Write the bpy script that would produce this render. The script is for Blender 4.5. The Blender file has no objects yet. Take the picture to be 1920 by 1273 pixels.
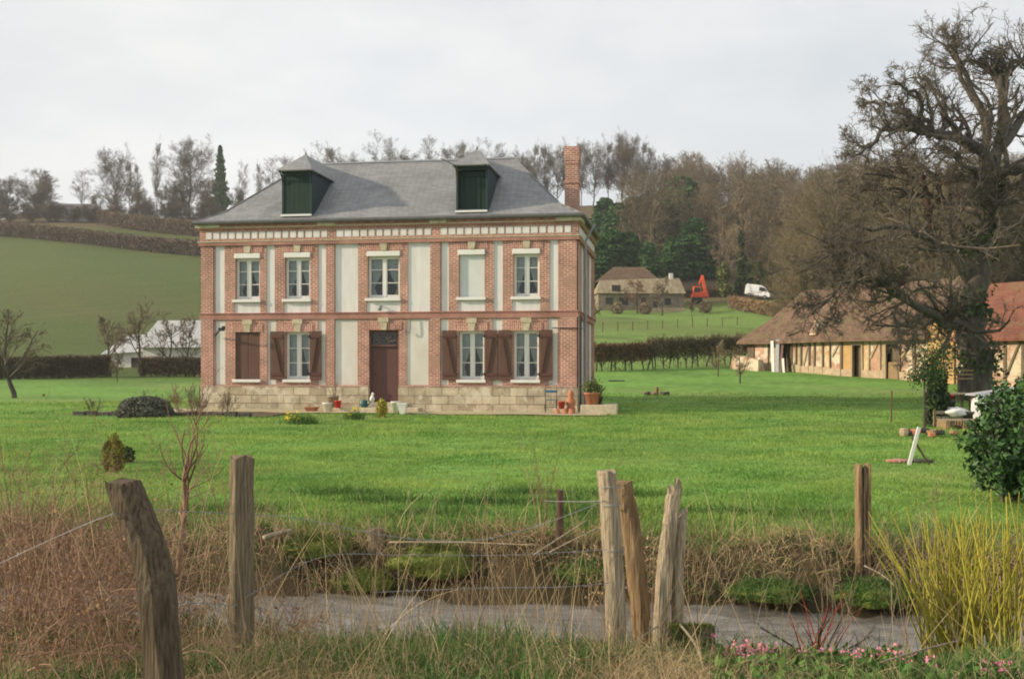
import bpy, math, random
import numpy as np
from mathutils import Vector, Matrix
random.seed(11)
rng = np.random.default_rng(11)
R = math.radians
scene = bpy.context.scene
COL = scene.collection
# ------------------------------------------------------------ camera, sky, sun, exposure
F, CX, HY, CZ = 2050.0, 960.0, 690.0, 1.6        # calibration of the photograph (1920 px wide)
cam_d = bpy.data.cameras.new('camera'); cam = bpy.data.objects.new('camera', cam_d); COL.objects.link(cam)
cam.location = (0, 0, CZ); cam.rotation_euler = (R(90), 0, 0)
cam_d.sensor_width = 36; cam_d.lens = 36*F/1920; cam_d.shift_y = (HY-636.5)/1920
cam_d.clip_start = .05; cam_d.clip_end = 6000
scene.camera = cam
SUN_AZ = Vector((-0.985, -0.13, 0)).normalized(); SUN_EL = R(20)
sun_dir = Vector((SUN_AZ.x*math.cos(SUN_EL), SUN_AZ.y*math.cos(SUN_EL), math.sin(SUN_EL)))
sl = bpy.data.lights.new('sun', 'SUN'); sl.energy = 4.6; sl.angle = R(2.0); sl.color = (1, .84, .62)
so = bpy.data.objects.new('sun', sl); COL.objects.link(so); so.location = (-30, -10, 30)
so.rotation_euler = (-sun_dir).to_track_quat('-Z', 'Y').to_euler()
world = bpy.data.worlds.new('World'); scene.world = world; world.use_nodes = True
wt = world.node_tree; wt.nodes.clear()
def wn(t): return wt.nodes.new(t)
wo = wn('ShaderNodeOutputWorld'); bg = wn('ShaderNodeBackground')
sky = wn('ShaderNodeTexSky'); sky.sky_type = 'NISHITA'; sky.sun_disc = False
sky.sun_elevation = SUN_EL; sky.sun_rotation = math.atan2(sun_dir.x, sun_dir.y)
sky.air_density = 1.0; sky.dust_density = 1.5; sky.ozone_density = 1.5
bg.inputs['Strength'].default_value = 0.1
tc = wn('ShaderNodeTexCoord'); mp = wn('ShaderNodeMapping'); mp.inputs['Scale'].default_value = (1.1, 1.1, 2.6)
mp.inputs['Rotation'].default_value = (0, R(6), 0); mp.inputs['Location'].default_value = (3.1, 0.4, .2)
n1 = wn('ShaderNodeTexNoise'); n1.inputs['Scale'].default_value = 1.6; n1.inputs['Detail'].default_value = 5; n1.inputs['Roughness'].default_value = .5
rmp = wn('ShaderNodeValToRGB'); rmp.color_ramp.elements[0].position = .36; rmp.color_ramp.elements[1].position = .62
rmp.color_ramp.elements[0].color = (.70,)*3+(1,); rmp.color_ramp.elements[1].color = (.97,)*3+(1,)
n2 = wn('ShaderNodeTexNoise'); n2.inputs['Scale'].default_value = 3.4; n2.inputs['Detail'].default_value = 6; n2.inputs['Roughness'].default_value = .55
cr = wn('ShaderNodeValToRGB'); cr.color_ramp.elements[0].color = (8.0, 8.25, 8.4, 1); cr.color_ramp.elements[1].color = (9.3, 9.2, 8.95, 1)
cr.color_ramp.elements[0].position = .35; cr.color_ramp.elements[1].position = .65
mx = wn('ShaderNodeMix'); mx.data_type = 'RGBA'
L = wt.links.new
L(tc.outputs['Generated'], mp.inputs['Vector']); L(mp.outputs[0], n1.inputs['Vector']); L(mp.outputs[0], n2.inputs['Vector'])
L(n1.outputs['Fac'], rmp.inputs[0]); L(n2.outputs['Fac'], cr.inputs[0])
L(rmp.outputs[0], mx.inputs[0]); L(sky.outputs[0], mx.inputs[6]); L(cr.outputs[0], mx.inputs[7])
L(mx.outputs[2], bg.inputs['Color']); L(bg.outputs[0], wo.inputs['Surface'])
scene.view_settings.view_transform = 'Standard'; scene.view_settings.look = 'None'
scene.view_settings.exposure = 0.16; scene.view_settings.gamma = 1
scene.render.engine = 'CYCLES'
scene.cycles.filter_width = 1.9
scene.cycles.max_bounces = 6; scene.cycles.transparent_max_bounces = 12

# ------------------------------------------------------------ helpers
def at(px, py, Y): return Vector(((px-CX)/F*Y, Y, CZ-(py-HY)/F*Y))
TT = np.array([(-50,0),(5,0),(6,-.05),(7,-.2),(8,-.42),(8.8,-.62),(9.2,-1.0),(10.3,-1.0),(10.55,-.66),(10.8,-.34),(11.1,-.15),(12,-.06),(14,0),
   (38,0),(50,.3),(60,.75),(75,1.6),(110,4),(140,7),(176,11.5),(220,20),(260,29),(300,40),(350,53),(375,56),(450,54),(700,45),(3000,0)], float)
def sm(v, a, b):
    t = np.clip((v-a)/(b-a), 0, 1); return t*t*(3-2*t)
def gz(x, y):
    x = np.asarray(x, float); y = np.asarray(y, float)
    near = 1-sm(y, 14, 24)
    t = y+.15*np.clip(x, -14, 14)*near
    left = 1-sm(x, -24, 2)
    t = t-30*left*sm(y, 42, 60)*(1-sm(y, 130, 270))
    z = np.interp(t, TT[:, 0], TT[:, 1])
    z = z*np.where(z > 5, 1+.0004*(np.clip(x, -200, 200)-29)*sm(z, 5, 30), 1)
    bank = np.exp(-((t-10.75)/.5)**2)+.35*np.exp(-((t-7.6)/1.2)**2)
    z = z+bank*(.10*np.sin(x*2.3+1)+.07*np.sin(x*5.1+y*3)+.05*np.sin(x*11.7+y*7.1)+.035*np.sin(x*23.1+2*np.sin(y*9))+.02*np.sin(x*41+y*17))
    z = z+.02*np.sin(x*.9+y*.5)*np.cos(y*.8-x*.3)*sm(y, 12, 16)
    far = sm(y, 90, 200)
    return z+far*(.9*np.sin(x*.03+1.2)*np.cos(y*.021)+.3*np.sin(x*.11+y*.05))
def gzf(x, y): return float(gz(x, y))
def ground(px, py, lo=4.0, hi=420):
    Y = lo
    while Y < hi:
        p = at(px, py, Y)
        if p.z <= gzf(p.x, p.y): break
        Y *= 1.004
    p = at(px, py, Y); p.z = gzf(p.x, p.y); return p
def gpx(px, Y):
    x = (px-CX)/F*Y; return Vector((x, Y, gzf(x, Y)))

def tag(o, label=None, cat=None, group=None, kind=None):
    if label: o['label'] = label
    if cat: o['category'] = cat
    if group: o['group'] = group
    if kind: o['kind'] = kind
    return o
def empty(name, loc, rz=0, label=None, cat=None, group=None):
    o = bpy.data.objects.new(name, None); COL.objects.link(o); o.location = loc; o.rotation_euler = (0, 0, rz); o.empty_display_size = .2
    return tag(o, label, cat, group)
def copy_tree(o, parent=None):
    c = o.copy(); COL.objects.link(c)
    if parent: c.parent = parent
    for ch in o.children: copy_tree(ch, c)
    return c
def link_mesh(name, me, mat, parent=None, smooth=False):
    o = bpy.data.objects.new(name, me); COL.objects.link(o)
    if mat: me.materials.append(mat)
    if parent: o.parent = parent
    if smooth: me.polygons.foreach_set('use_smooth', [True]*len(me.polygons))
    return o
def np_obj(name, V, Fc, mat, parent=None, smooth=False, col=None):
    V = np.ascontiguousarray(V, np.float32).reshape(-1, 3); Fc = np.ascontiguousarray(Fc, np.int32)
    me = bpy.data.meshes.new(name); n, k = Fc.shape
    me.vertices.add(len(V)); me.vertices.foreach_set('co', V.ravel())
    me.loops.add(n*k); me.loops.foreach_set('vertex_index', Fc.ravel())
    me.polygons.add(n); me.polygons.foreach_set('loop_start', np.arange(0, n*k, k, dtype=np.int32))
    me.update(calc_edges=True)
    if col is not None:
        a = me.color_attributes.new('col', 'FLOAT_COLOR', 'POINT')
        a.data.foreach_set('color', np.ascontiguousarray(np.c_[col, np.ones(len(col))], np.float32).ravel())
    return link_mesh(name, me, mat, parent, smooth)

class MB:
    def __init__(s): s.v = []; s.f = []
    def add(s, vs, fs):
        b = len(s.v); s.v += [tuple(v) for v in vs]; s.f += [tuple(i+b for i in f) for f in fs]; return s
    def box(s, x0, x1, y0, y1, z0, z1):
        return s.add([(x0,y0,z0),(x1,y0,z0),(x1,y1,z0),(x0,y1,z0),(x0,y0,z1),(x1,y0,z1),(x1,y1,z1),(x0,y1,z1)],
                     [(0,3,2,1),(4,5,6,7),(0,1,5,4),(1,2,6,5),(2,3,7,6),(3,0,4,7)])
    def bar(s, p, q, w, d, up=(0, 0, 1), w2=None, d2=None):
        p = Vector(p); q = Vector(q); t = (q-p).normalized(); u = Vector(up)
        if abs(t.dot(u)) > .95: u = Vector((0, 1, 0))
        a = t.cross(u).normalized(); b = a.cross(t)
        w2 = w if w2 is None else w2; d2 = d if d2 is None else d2
        vs = [p-a*w/2-b*d/2, p+a*w/2-b*d/2, p+a*w/2+b*d/2, p-a*w/2+b*d/2, q-a*w2/2-b*d2/2, q+a*w2/2-b*d2/2, q+a*w2/2+b*d2/2, q-a*w2/2+b*d2/2]
        return s.add(vs, [(0,3,2,1),(4,5,6,7),(0,1,5,4),(1,2,6,5),(2,3,7,6),(3,0,4,7)])
    def tube(s, pts, r, n=8, cap=True):
        pts = [Vector(p) for p in pts]; rs = r if isinstance(r, (list, tuple)) else [r]*len(pts)
        vs = []; prev = None
        for i, p in enumerate(pts):
            t = (pts[min(i+1, len(pts)-1)]-pts[max(i-1, 0)]).normalized()
            if prev is None: a = t.orthogonal().normalized()
            else: a = (prev-t*prev.dot(t)).normalized()
            prev = a; b = t.cross(a)
            for k in range(n):
                an = 2*math.pi*k/n; vs.append(p+(a*math.cos(an)+b*math.sin(an))*rs[i])
        fs = [(i*n+k, i*n+(k+1) % n, (i+1)*n+(k+1) % n, (i+1)*n+k) for i in range(len(pts)-1) for k in range(n)]
        if cap: fs += [tuple(range(n-1, -1, -1)), tuple((len(pts)-1)*n+k for k in range(n))]
        return s.add(vs, fs)
    def lathe(s, prof, c=(0, 0, 0), n=16):
        vs = []; fs = []
        for r, z in prof:
            for k in range(n):
                an = 2*math.pi*k/n; vs.append((c[0]+r*math.cos(an), c[1]+r*math.sin(an), c[2]+z))
        for i in range(len(prof)-1):
            for k in range(n): fs.append((i*n+k, i*n+(k+1) % n, (i+1)*n+(k+1) % n, (i+1)*n+k))
        fs.append(tuple(range(n-1, -1, -1))); fs.append(tuple((len(prof)-1)*n+k for k in range(n)))
        return s.add(vs, fs)
    def build(s, name, mat, parent=None, smooth=False, bevel=0):
        me = bpy.data.meshes.new(name); me.from_pydata(s.v, [], s.f); me.update()
        o = link_mesh(name, me, mat, parent, smooth)
        if bevel:
            m = o.modifiers.new('bevel', 'BEVEL'); m.width = bevel; m.segments = 2; m.limit_method = 'ANGLE'
        return o

# vectorised vegetation ------------------------------------------------
def nrm(a): return a/np.maximum(np.linalg.norm(a, axis=-1, keepdims=True), 1e-9)
def tubes(P, W, sides=3):
    """P (N,K,3) paths, W (N,K) radii -> verts, quads"""
    N, K, _ = P.shape
    T = nrm(np.gradient(P, axis=1)); ref = nrm(rng.normal(size=(N, 1, 3)))
    A = nrm(np.cross(T, ref)); B = np.cross(T, A)
    an = np.arange(sides)*2*np.pi/sides
    V = P[:, :, None]+(A[:, :, None]*np.cos(an)[None, None, :, None]+B[:, :, None]*np.sin(an)[None, None, :, None])*W[:, :, None, None]
    idx = np.arange(N*K*sides).reshape(N, K, sides)
    a = idx[:, :-1]; b = idx[:, 1:]
    Q = np.stack([a, np.roll(a, -1, 2), np.roll(b, -1, 2), b], -1).reshape(-1, 4)
    return V.reshape(-1, 3), Q
def ribbons(P, W, face=None):
    N, K, _ = P.shape
    T = nrm(np.gradient(P, axis=1)); ref = nrm(rng.normal(size=(N, 1, 3))) if face is None else np.broadcast_to(np.array(face, float), (N, 1, 3))
    A = nrm(np.cross(T, ref+.001))
    V = np.stack([P-A*W[..., None], P+A*W[..., None]], 2)
    idx = np.arange(N*K*2).reshape(N, K, 2)
    Q = np.stack([idx[:, :-1, 0], idx[:, :-1, 1], idx[:, 1:, 1], idx[:, 1:, 0]], -1).reshape(-1, 4)
    return V.reshape(-1, 3), Q
def join(parts):
    Vs = []; Qs = []; b = 0
    for V, Q in parts:
        Vs.append(V); Qs.append(Q+b); b += len(V)
    return np.concatenate(Vs), np.concatenate(Qs)
def grow(P, Rr, n, t0, t1, ang, ratio, K=5, wig=.25, up=.1, rr=.55, taper=.35, rmin=.004, lvar=.35, out=None):
    """children of paths P (N,K0,3) with radii Rr -> (N*n,K,3), radii"""
    N, K0, _ = P.shape
    t = rng.uniform(t0, t1, (N, n)); f = t*(K0-1); i = np.minimum(f.astype(int), K0-2); fr = (f-i)[..., None]
    ar = np.arange(N)[:, None]
    base = P[ar, i]*(1-fr)+P[ar, i+1]*fr
    tan = nrm(P[ar, i+1]-P[ar, i]); rad = Rr[ar, i]*(1-fr[..., 0])+Rr[ar, i+1]*fr[..., 0]
    plen = np.linalg.norm(np.diff(P, axis=1), axis=2).sum(1)[:, None]
    ln = plen*ratio*(1-.45*t)*rng.uniform(1-lvar, 1+lvar, (N, n))
    a = ang*rng.uniform(.6, 1.3, (N, n))[..., None]
    perp = nrm(np.cross(tan, rng.normal(size=(N, n, 3))))
    d = nrm(tan*np.cos(a)+perp*np.sin(a))
    base = base.reshape(-1, 3); d = d.reshape(-1, 3); ln = ln.reshape(-1); rad = np.maximum(rad.reshape(-1)*rr, rmin)
    C = np.empty((len(base), K, 3)); C[:, 0] = base
    for k in range(1, K):
        d = nrm(d+rng.normal(size=d.shape)*wig+np.array([0, 0, up]))
        C[:, k] = C[:, k-1]+d*(ln/(K-1))[:, None]
    W = np.maximum(rad[:, None]*np.linspace(1, taper, K)[None], rmin*.6)
    return C, W
def leafcloud(pts, size, elong=1.7, var=.4, up=0.0):
    N = len(pts); s = size*rng.uniform(1-var, 1+var, (N, 1))
    a = nrm(rng.normal(size=(N, 3))+np.array([0, 0, up])); b = nrm(np.cross(a, rng.normal(size=(N, 3))))
    V = np.stack([pts-a*s*elong/2, pts+b*s/2, pts+a*s*elong/2, pts-b*s/2], 1)
    return V.reshape(-1, 3), np.arange(N*4).reshape(N, 4)
def stems(base, h, lean, curve, K=5, w=.003, taper=.25, face=None, wig=.0, dirn=None):
    """grass-like stems from base (N,3)"""
    N = len(base); h = np.broadcast_to(h, (N,))
    az = rng.uniform(0, 2*np.pi, N) if dirn is None else dirn+rng.normal(size=N)*.5
    le = np.abs(rng.normal(size=N))*lean; cu = np.abs(rng.normal(size=N))*curve
    P = np.empty((N, K, 3)); P[:, 0] = base; d = np.stack([np.cos(az)*np.sin(le), np.sin(az)*np.sin(le), np.cos(le)], 1)
    for k in range(1, K):
        le = le+cu/(K-1); az = az+rng.normal(size=N)*wig
        d = np.stack([np.cos(az)*np.sin(le), np.sin(az)*np.sin(le), np.cos(le)], 1)
        P[:, k] = P[:, k-1]+d*(h/(K-1))[:, None]
    W = np.broadcast_to(w, (N,))[:, None]*np.linspace(1, taper, K)[None]
    return P, W

# materials ---------------------------------------------------------------
def mat(name, c1, c2=None, scale=4, rough=.85, bump=0, detail=5, stretch=(1, 1, 1), island=0, spec=.25, objrand=0, pos=(.35, .65), attr=None, bscale=None, trans=0):
    m = bpy.data.materials.new(name); m.use_nodes = True; t = m.node_tree; N = t.nodes.new; L = t.links.new
    b = t.nodes['Principled BSDF']; b.inputs['Roughness'].default_value = rough; b.inputs['Specular IOR Level'].default_value = spec
    tc = N('ShaderNodeTexCoord'); mp = N('ShaderNodeMapping'); mp.inputs['Scale'].default_value = stretch; L(tc.outputs['Object'], mp.inputs[0])
    nz = N('ShaderNodeTexNoise'); nz.inputs['Scale'].default_value = scale; nz.inputs['Detail'].default_value = detail; nz.inputs['Roughness'].default_value = .62
    L(mp.outputs[0], nz.inputs['Vector'])
    r = N('ShaderNodeValToRGB'); r.color_ramp.elements[0].position, r.color_ramp.elements[1].position = pos
    r.color_ramp.elements[0].color = (*c1, 1); r.color_ramp.elements[1].color = (*(c2 or c1), 1); L(nz.outputs['Fac'], r.inputs[0])
    out = r.outputs[0]
    def mult(o, val):
        x = N('ShaderNodeMix'); x.data_type = 'RGBA'; x.blend_type = 'MULTIPLY'; x.inputs[0].default_value = 1
        L(o, x.inputs[6]); L(val, x.inputs[7]); return x.outputs[2]
    if attr:
        a = N('ShaderNodeAttribute'); a.attribute_name = attr; out = mult(out, a.outputs['Color'])
    for k, src, sock in ((island, 'ShaderNodeNewGeometry', 'Random Per Island'), (objrand, 'ShaderNodeObjectInfo', 'Random')):
        if k:
            g = N(src); mr = N('ShaderNodeMapRange'); mr.inputs['To Min'].default_value = 1-k; mr.inputs['To Max'].default_value = 1+k
            L(g.outputs[sock], mr.inputs['Value']); out = mult(out, mr.outputs[0])
    L(out, b.inputs['Base Color'])
    if bump:
        bp = N('ShaderNodeBump'); bp.inputs['Strength'].default_value = 1; bp.inputs['Distance'].default_value = bump
        if bscale:
            nb = N('ShaderNodeTexNoise'); nb.inputs['Scale'].default_value = bscale; nb.inputs['Detail'].default_value = 6; L(mp.outputs[0], nb.inputs['Vector']); L(nb.outputs['Fac'], bp.inputs['Height'])
        else: L(nz.outputs['Fac'], bp.inputs['Height'])
        L(bp.outputs[0], b.inputs['Normal'])
    if trans:
        tr = N('ShaderNodeBsdfTranslucent'); L(out, tr.inputs['Color']); ms = N('ShaderNodeMixShader'); ms.inputs[0].default_value = trans
        L(b.outputs[0], ms.inputs[1]); L(tr.outputs[0], ms.inputs[2]); L(ms.outputs[0], t.nodes['Material Output'].inputs[0])
    return m
def brickmat(name, c1, c2, mortar, bw=.22, rh=.075, ms=.012, swap=False, wear=None, wearscale=1.2, bump=.006, rough=.9, offs=.5, both=True, weather=.32, squash=1, wpos=(.52, .62)):
    m = bpy.data.materials.new(name); m.use_nodes = True; t = m.node_tree; N = t.nodes.new; L = t.links.new
    b = t.nodes['Principled BSDF']; b.inputs['Roughness'].default_value = rough; b.inputs['Specular IOR Level'].default_value = .2
    tc = N('ShaderNodeTexCoord'); sp = N('ShaderNodeSeparateXYZ'); L(tc.outputs['Object'], sp.inputs[0])
    ad = N('ShaderNodeMath'); L(sp.outputs[0], ad.inputs[0]); L(sp.outputs[1], ad.inputs[1])
    cb = N('ShaderNodeCombineXYZ')
    if swap: L(sp.outputs[2], cb.inputs[0]); L(ad.outputs[0], cb.inputs[1])
    else: L(ad.outputs[0], cb.inputs[0]); L(sp.outputs[2], cb.inputs[1])
    bt = N('ShaderNodeTexBrick'); bt.inputs['Scale'].default_value = 1; bt.inputs['Brick Width'].default_value = bw; bt.inputs['Row Height'].default_value = rh
    bt.inputs['Mortar Size'].default_value = ms; bt.inputs['Mortar Smooth'].default_value = .3; bt.offset = offs
    bt.inputs['Color1'].default_value = (*c1, 1); bt.inputs['Color2'].default_value = (*c2, 1); bt.inputs['Mortar'].default_value = (*mortar, 1)
    L(cb.outputs[0], bt.inputs['Vector'])
    nz = N('ShaderNodeTexNoise'); nz.inputs['Scale'].default_value = wearscale; nz.inputs['Detail'].default_value = 7; nz.inputs['Roughness'].default_value = .65; L(tc.outputs['Object'], nz.inputs['Vector'])
    mr = N('ShaderNodeMapRange'); mr.inputs['From Min'].default_value = .3; mr.inputs['From Max'].default_value = .7; mr.inputs['To Min'].default_value = 1-weather; mr.inputs['To Max'].default_value = 1+weather; L(nz.outputs['Fac'], mr.inputs['Value'])
    x = N('ShaderNodeMix'); x.data_type = 'RGBA'; x.blend_type = 'MULTIPLY'; x.inputs[0].default_value = 1; L(bt.outputs['Color'], x.inputs[6]); L(mr.outputs[0], x.inputs[7]); out = x.outputs[2]
    if wear:
        n3 = N('ShaderNodeTexNoise'); n3.inputs['Scale'].default_value = wearscale*.8; n3.inputs['Detail'].default_value = 8; n3.inputs['Roughness'].default_value = .7
        mp = N('ShaderNodeMapping'); mp.inputs['Location'].default_value = (7, 3, 5); L(tc.outputs['Object'], mp.inputs[0]); L(mp.outputs[0], n3.inputs['Vector'])
        rp = N('ShaderNodeValToRGB'); rp.color_ramp.elements[0].position, rp.color_ramp.elements[1].position = wpos; L(n3.outputs['Fac'], rp.inputs[0])
        y = N('ShaderNodeMix'); y.data_type = 'RGBA'; L(rp.outputs[0], y.inputs[0]); L(out, y.inputs[6]); y.inputs[7].default_value = (*wear, 1); out = y.outputs[2]
    L(out, b.inputs['Base Color'])
    bp = N('ShaderNodeBump'); bp.inputs['Distance'].default_value = bump; bp.invert = True; L(bt.outputs['Fac'], bp.inputs['Height']); L(bp.outputs[0], b.inputs['Normal'])
    return m
def glassmat():
    m = bpy.data.materials.new('window_glass'); m.use_nodes = True; t = m.node_tree; N = t.nodes.new; L = t.links.new
    g = N('ShaderNodeBsdfGlossy'); g.inputs['Roughness'].default_value = .03; tr = N('ShaderNodeBsdfTransparent'); tr.inputs[0].default_value = (.86, .9, .9, 1)
    fr = N('ShaderNodeFresnel'); fr.inputs[0].default_value = 1.5; ms = N('ShaderNodeMixShader')
    nz = N('ShaderNodeTexNoise'); nz.inputs['Scale'].default_value = 2.5; bp = N('ShaderNodeBump'); bp.inputs['Distance'].default_value = .01; L(nz.outputs[0], bp.inputs['Height']); L(bp.outputs[0], g.inputs['Normal'])
    L(fr.outputs[0], ms.inputs[0]); L(tr.outputs[0], ms.inputs[1]); L(g.outputs[0], ms.inputs[2]); L(ms.outputs[0], t.nodes['Material Output'].inputs[0])
    return m
M = {}
M['brick'] = brickmat('red_brick', (.46,.18,.135), (.32,.115,.085), (.60,.51,.42), wear=(.40,.25,.19))
M['brick_v'] = brickmat('soldier_brick', (.46,.19,.15), (.36,.13,.105), (.55,.45,.37), swap=True)
M['brick_dark'] = brickmat('moulded_brick', (.40,.145,.115), (.32,.11,.09), (.44,.29,.235), bw=.11, rh=.07, ms=.014)
M['plaster'] = mat('plaster', (.64,.62,.595), (.76,.745,.73), 1.3, bump=.004, bscale=30, stretch=(3, 3, .45), detail=8)
M['plaster_low'] = mat('stained_plaster', (.60,.57,.50), (.72,.71,.67), .9, bump=.004, bscale=30, stretch=(1, 1, .6))
M['stone'] = brickmat('limestone_blocks', (.54,.47,.34), (.36,.30,.205), (.22,.18,.13), bw=.62, rh=.30, ms=.015, wear=(.62,.56,.44), wearscale=2.5, offs=.37)
M['stone_plain'] = mat('limestone', (.42,.36,.24), (.58,.52,.38), 6, bump=.01)
M['slate'] = brickmat('slate', (.27,.275,.28), (.215,.22,.225), (.12,.12,.125), bw=.22, rh=.09, ms=.006, wear=(.28,.28,.275), wearscale=.8, rough=.6, weather=.15)
M['zinc'] = mat('zinc', (.10,.10,.10), (.14,.14,.14), 3, rough=.5)
M['zinc_light'] = mat('zinc_pipe', (.25,.27,.29), (.3,.32,.34), 3, rough=.45)
M['black'] = mat('black_metal', (.02,.025,.03), (.035,.04,.045), 5, rough=.5)
M['white'] = mat('white_paint', (.72,.71,.66), (.78,.77,.73), 3, rough=.5)
M['roller'] = mat('roller_slats', (.66,.68,.66), (.70,.72,.70), 2, rough=.5)
M['shutter'] = mat('brown_shutter_paint', (.105,.058,.043), (.145,.082,.062), 5, rough=.6, stretch=(6, 6, .7))
M['shutter_dark'] = mat('brown_shutter_brace', (.10,.045,.035), (.13,.055,.04), 5, rough=.6)
M['door'] = mat('door_wood', (.11,.055,.048), (.145,.075,.066), 5, rough=.6, stretch=(8, 8, .7))
M['green_paint'] = mat('dark_green_boards', (.012,.03,.023), (.02,.045,.033), 3, rough=.6, stretch=(9, 9, .6))
M['dark_slate'] = mat('dark_slate_cheek', (.025,.04,.045), (.035,.055,.06), 5, rough=.7)
M['lace'] = mat('lace_curtain', (.5,.5,.46), (.66,.66,.6), 9, rough=.9, stretch=(5, 5, .6))
M['glass'] = glassmat()
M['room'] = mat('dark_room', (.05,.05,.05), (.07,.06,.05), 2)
M['bark'] = mat('bark', (.055,.048,.04), (.12,.105,.085), 6, bump=.02, stretch=(1, 1, .3))
M['oaktwig'] = mat('oak_twigs', (.095,.08,.06), (.155,.13,.10), 2, island=.3)
M['twig'] = mat('twigs', (.10,.08,.055), (.15,.12,.08), 2, island=.3)
M['twig_far'] = mat('far_twigs', (.075,.064,.042), (.19,.148,.088), .06, island=.35, objrand=.2)
M['twig_olive'] = mat('olive_twigs', (.12,.098,.055), (.24,.19,.105), .1, island=.3)
M['twig_pale'] = mat('pale_twigs', (.20,.155,.10), (.28,.22,.14), .3, island=.3, objrand=.15)
M['bark_far'] = mat('far_bark', (.10,.085,.06), (.15,.125,.09), 1)
M['twig_red'] = mat('reddish_twigs', (.20,.12,.08), (.32,.20,.13), 1.2, island=.35)
M['conifer'] = mat('conifer_needles', (.04,.105,.035), (.085,.17,.05), .5, island=.4, objrand=.15)
M['ivy'] = mat('ivy_leaves', (.025,.05,.02), (.06,.10,.03), 1.5, island=.45)
M['ivy_pale'] = mat('pale_ivy', (.09,.12,.035), (.16,.18,.06), 1.5, island=.4)
M['laurel'] = mat('laurel_leaves', (.03,.075,.025), (.075,.15,.045), 2, island=.6, rough=.5, spec=.3)
M['grass'] = mat('lawn_blades', (.125, .26, .052), (.34, .44, .11), .45, island=.3, trans=.4)
M['grass_dark'] = mat('rough_green_grass', (.065,.14,.035), (.12,.21,.05), 1.5, island=.45, trans=.25)
M['straw'] = mat('dry_grass', (.38,.28,.155), (.56,.44,.26), .8, island=.4, trans=.25)
M['straw_dark'] = mat('dead_stalks', (.19,.12,.07), (.30,.20,.115), .9, island=.4)
M['moss'] = mat('moss', (.07,.10,.02), (.17,.20,.04), 6, bump=.02, island=.3)
M['oldwood'] = mat('weathered_post', (.13,.10,.065), (.36,.29,.19), 12, rough=.9, bump=.035, stretch=(7, 7, .3), detail=8)
M['palewood'] = mat('pale_split_wood', (.24,.185,.115), (.60,.51,.36), 11, rough=.9, bump=.035, stretch=(7, 7, .25), detail=8)
M['darkwood'] = mat('dark_brown_wood', (.07,.05,.032), (.21,.165,.105), 12, rough=.9, bump=.035, stretch=(7, 7, .3), detail=8)  # darkest brown of the wood tones, grained along the length
M['brownwood'] = mat('brown_split_wood', (.17,.105,.05), (.44,.31,.17), 11, rough=.9, bump=.035, stretch=(7, 7, .25), detail=8)
M['wire'] = mat('galvanised_wire', (.20,.21,.21), (.30,.31,.31), 9, rough=.5)
M['terracotta'] = mat('terracotta', (.40,.16,.09), (.50,.22,.13), 6)
M['red'] = mat('red_plastic', (.55,.03,.03), (.6,.04,.035), 3, rough=.4)
M['yellow'] = mat('daffodil_yellow', (.80,.60,.04), (.85,.68,.10), 5, island=.2)
M['gravel'] = mat('gravel', (.38,.32,.19), (.52,.45,.30), 30, bump=.02)
M['soil'] = mat('soil', (.10,.075,.05), (.18,.135,.085), 9, bump=.03)
M['pink'] = mat('pink_petals', (.62,.20,.30), (.70,.32,.42), 9, island=.3)
M['willow'] = mat('yellow_stems', (.25,.235,.03), (.44,.39,.07), 2, island=.3)
M['dogwood'] = mat('red_stems', (.33,.05,.04), (.42,.09,.06), 2, island=.3)
# ============================================================ GROUND
yl = np.concatenate([np.arange(-6, 5, .5), np.arange(5, 14, .1), np.arange(14, 40, .4), np.arange(40, 120, 1.5), np.arange(120, 400, 3), np.arange(400, 760, 20)])
xs = np.concatenate([np.arange(0, 8, .14), np.arange(8, 20, .5), np.arange(20, 60, 1.5), np.arange(60, 240, 4), np.arange(240, 740, 25)])
xl = np.concatenate([-xs[:0:-1], xs])
X, Y = np.meshgrid(xl, yl); Z = gz(X, Y)
tt = Y+.15*np.clip(X, -14, 14)*(1-sm(Y, 14, 24))
nz_ = lambda s, a: np.sin(X*s+a)*np.cos(Y*s*1.3+a*2)+.6*np.sin(X*s*2.7+a*3+Y*s*1.9)
lawn = np.array([.16, .30, .065]); field_ = np.array([.085, .115, .034]); fieldR = np.array([.17, .26, .07]); floor_ = np.array([.13, .10, .058]); soil_ = np.array([.055, .04, .026]); nearg = np.array([.12, .115, .05]); wood0 = sm(Y+X*.0, 176, 190)*sm(X-Y*.03, -2, 8)
C = np.ones(X.shape+(3,))*lawn
def blend(C, c, w): return C*(1-w[..., None])+np.array(c)*w[..., None]
C = blend(C, [.095, .195, .045], .5*sm(nz_(.35, 1.), -.2, 1.2))
C = blend(C, [.16,.25,.06], .35*sm(nz_(.5, 4.), 0, 1.3))
C = blend(C, [.22, .26, .09], .6*sm(nz_(.17, 2.2)+.5*nz_(.9, 3), .1, 1.5))
C = blend(C, [.09, .17, .04], .55*sm(nz_(.23, 5.2)+.5*nz_(1.3, 1), .2, 1.6))
C = blend(C, fieldR, sm(Y, 74, 80)*(X > 0)); C = blend(C, field_, sm(Y, 78, 96)*(1-sm(X, -12, 2)))
C = blend(C, [.12, .115, .045], sm(Y, 90, 120)*.45*sm(nz_(.045, 2.), -.3, 1.3))
C = blend(C, [.13, .14, .05], .7*sm(Y, 90, 120)*(X < 0)*sm(nz_(.11, 1.)+nz_(.33, 2.), .2, 2.2))
C = blend(C, [.07, .11, .03], .6*sm(Y, 80, 110)*sm(nz_(.14, 3.)+nz_(.41, 1.), .2, 2.2)*(1-wood0))
C = blend(C, [.09, .125, .035], sm(Y, 90, 120)*.5*sm(nz_(.028, 5.), .1, 1.3)*(X < 0))
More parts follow.
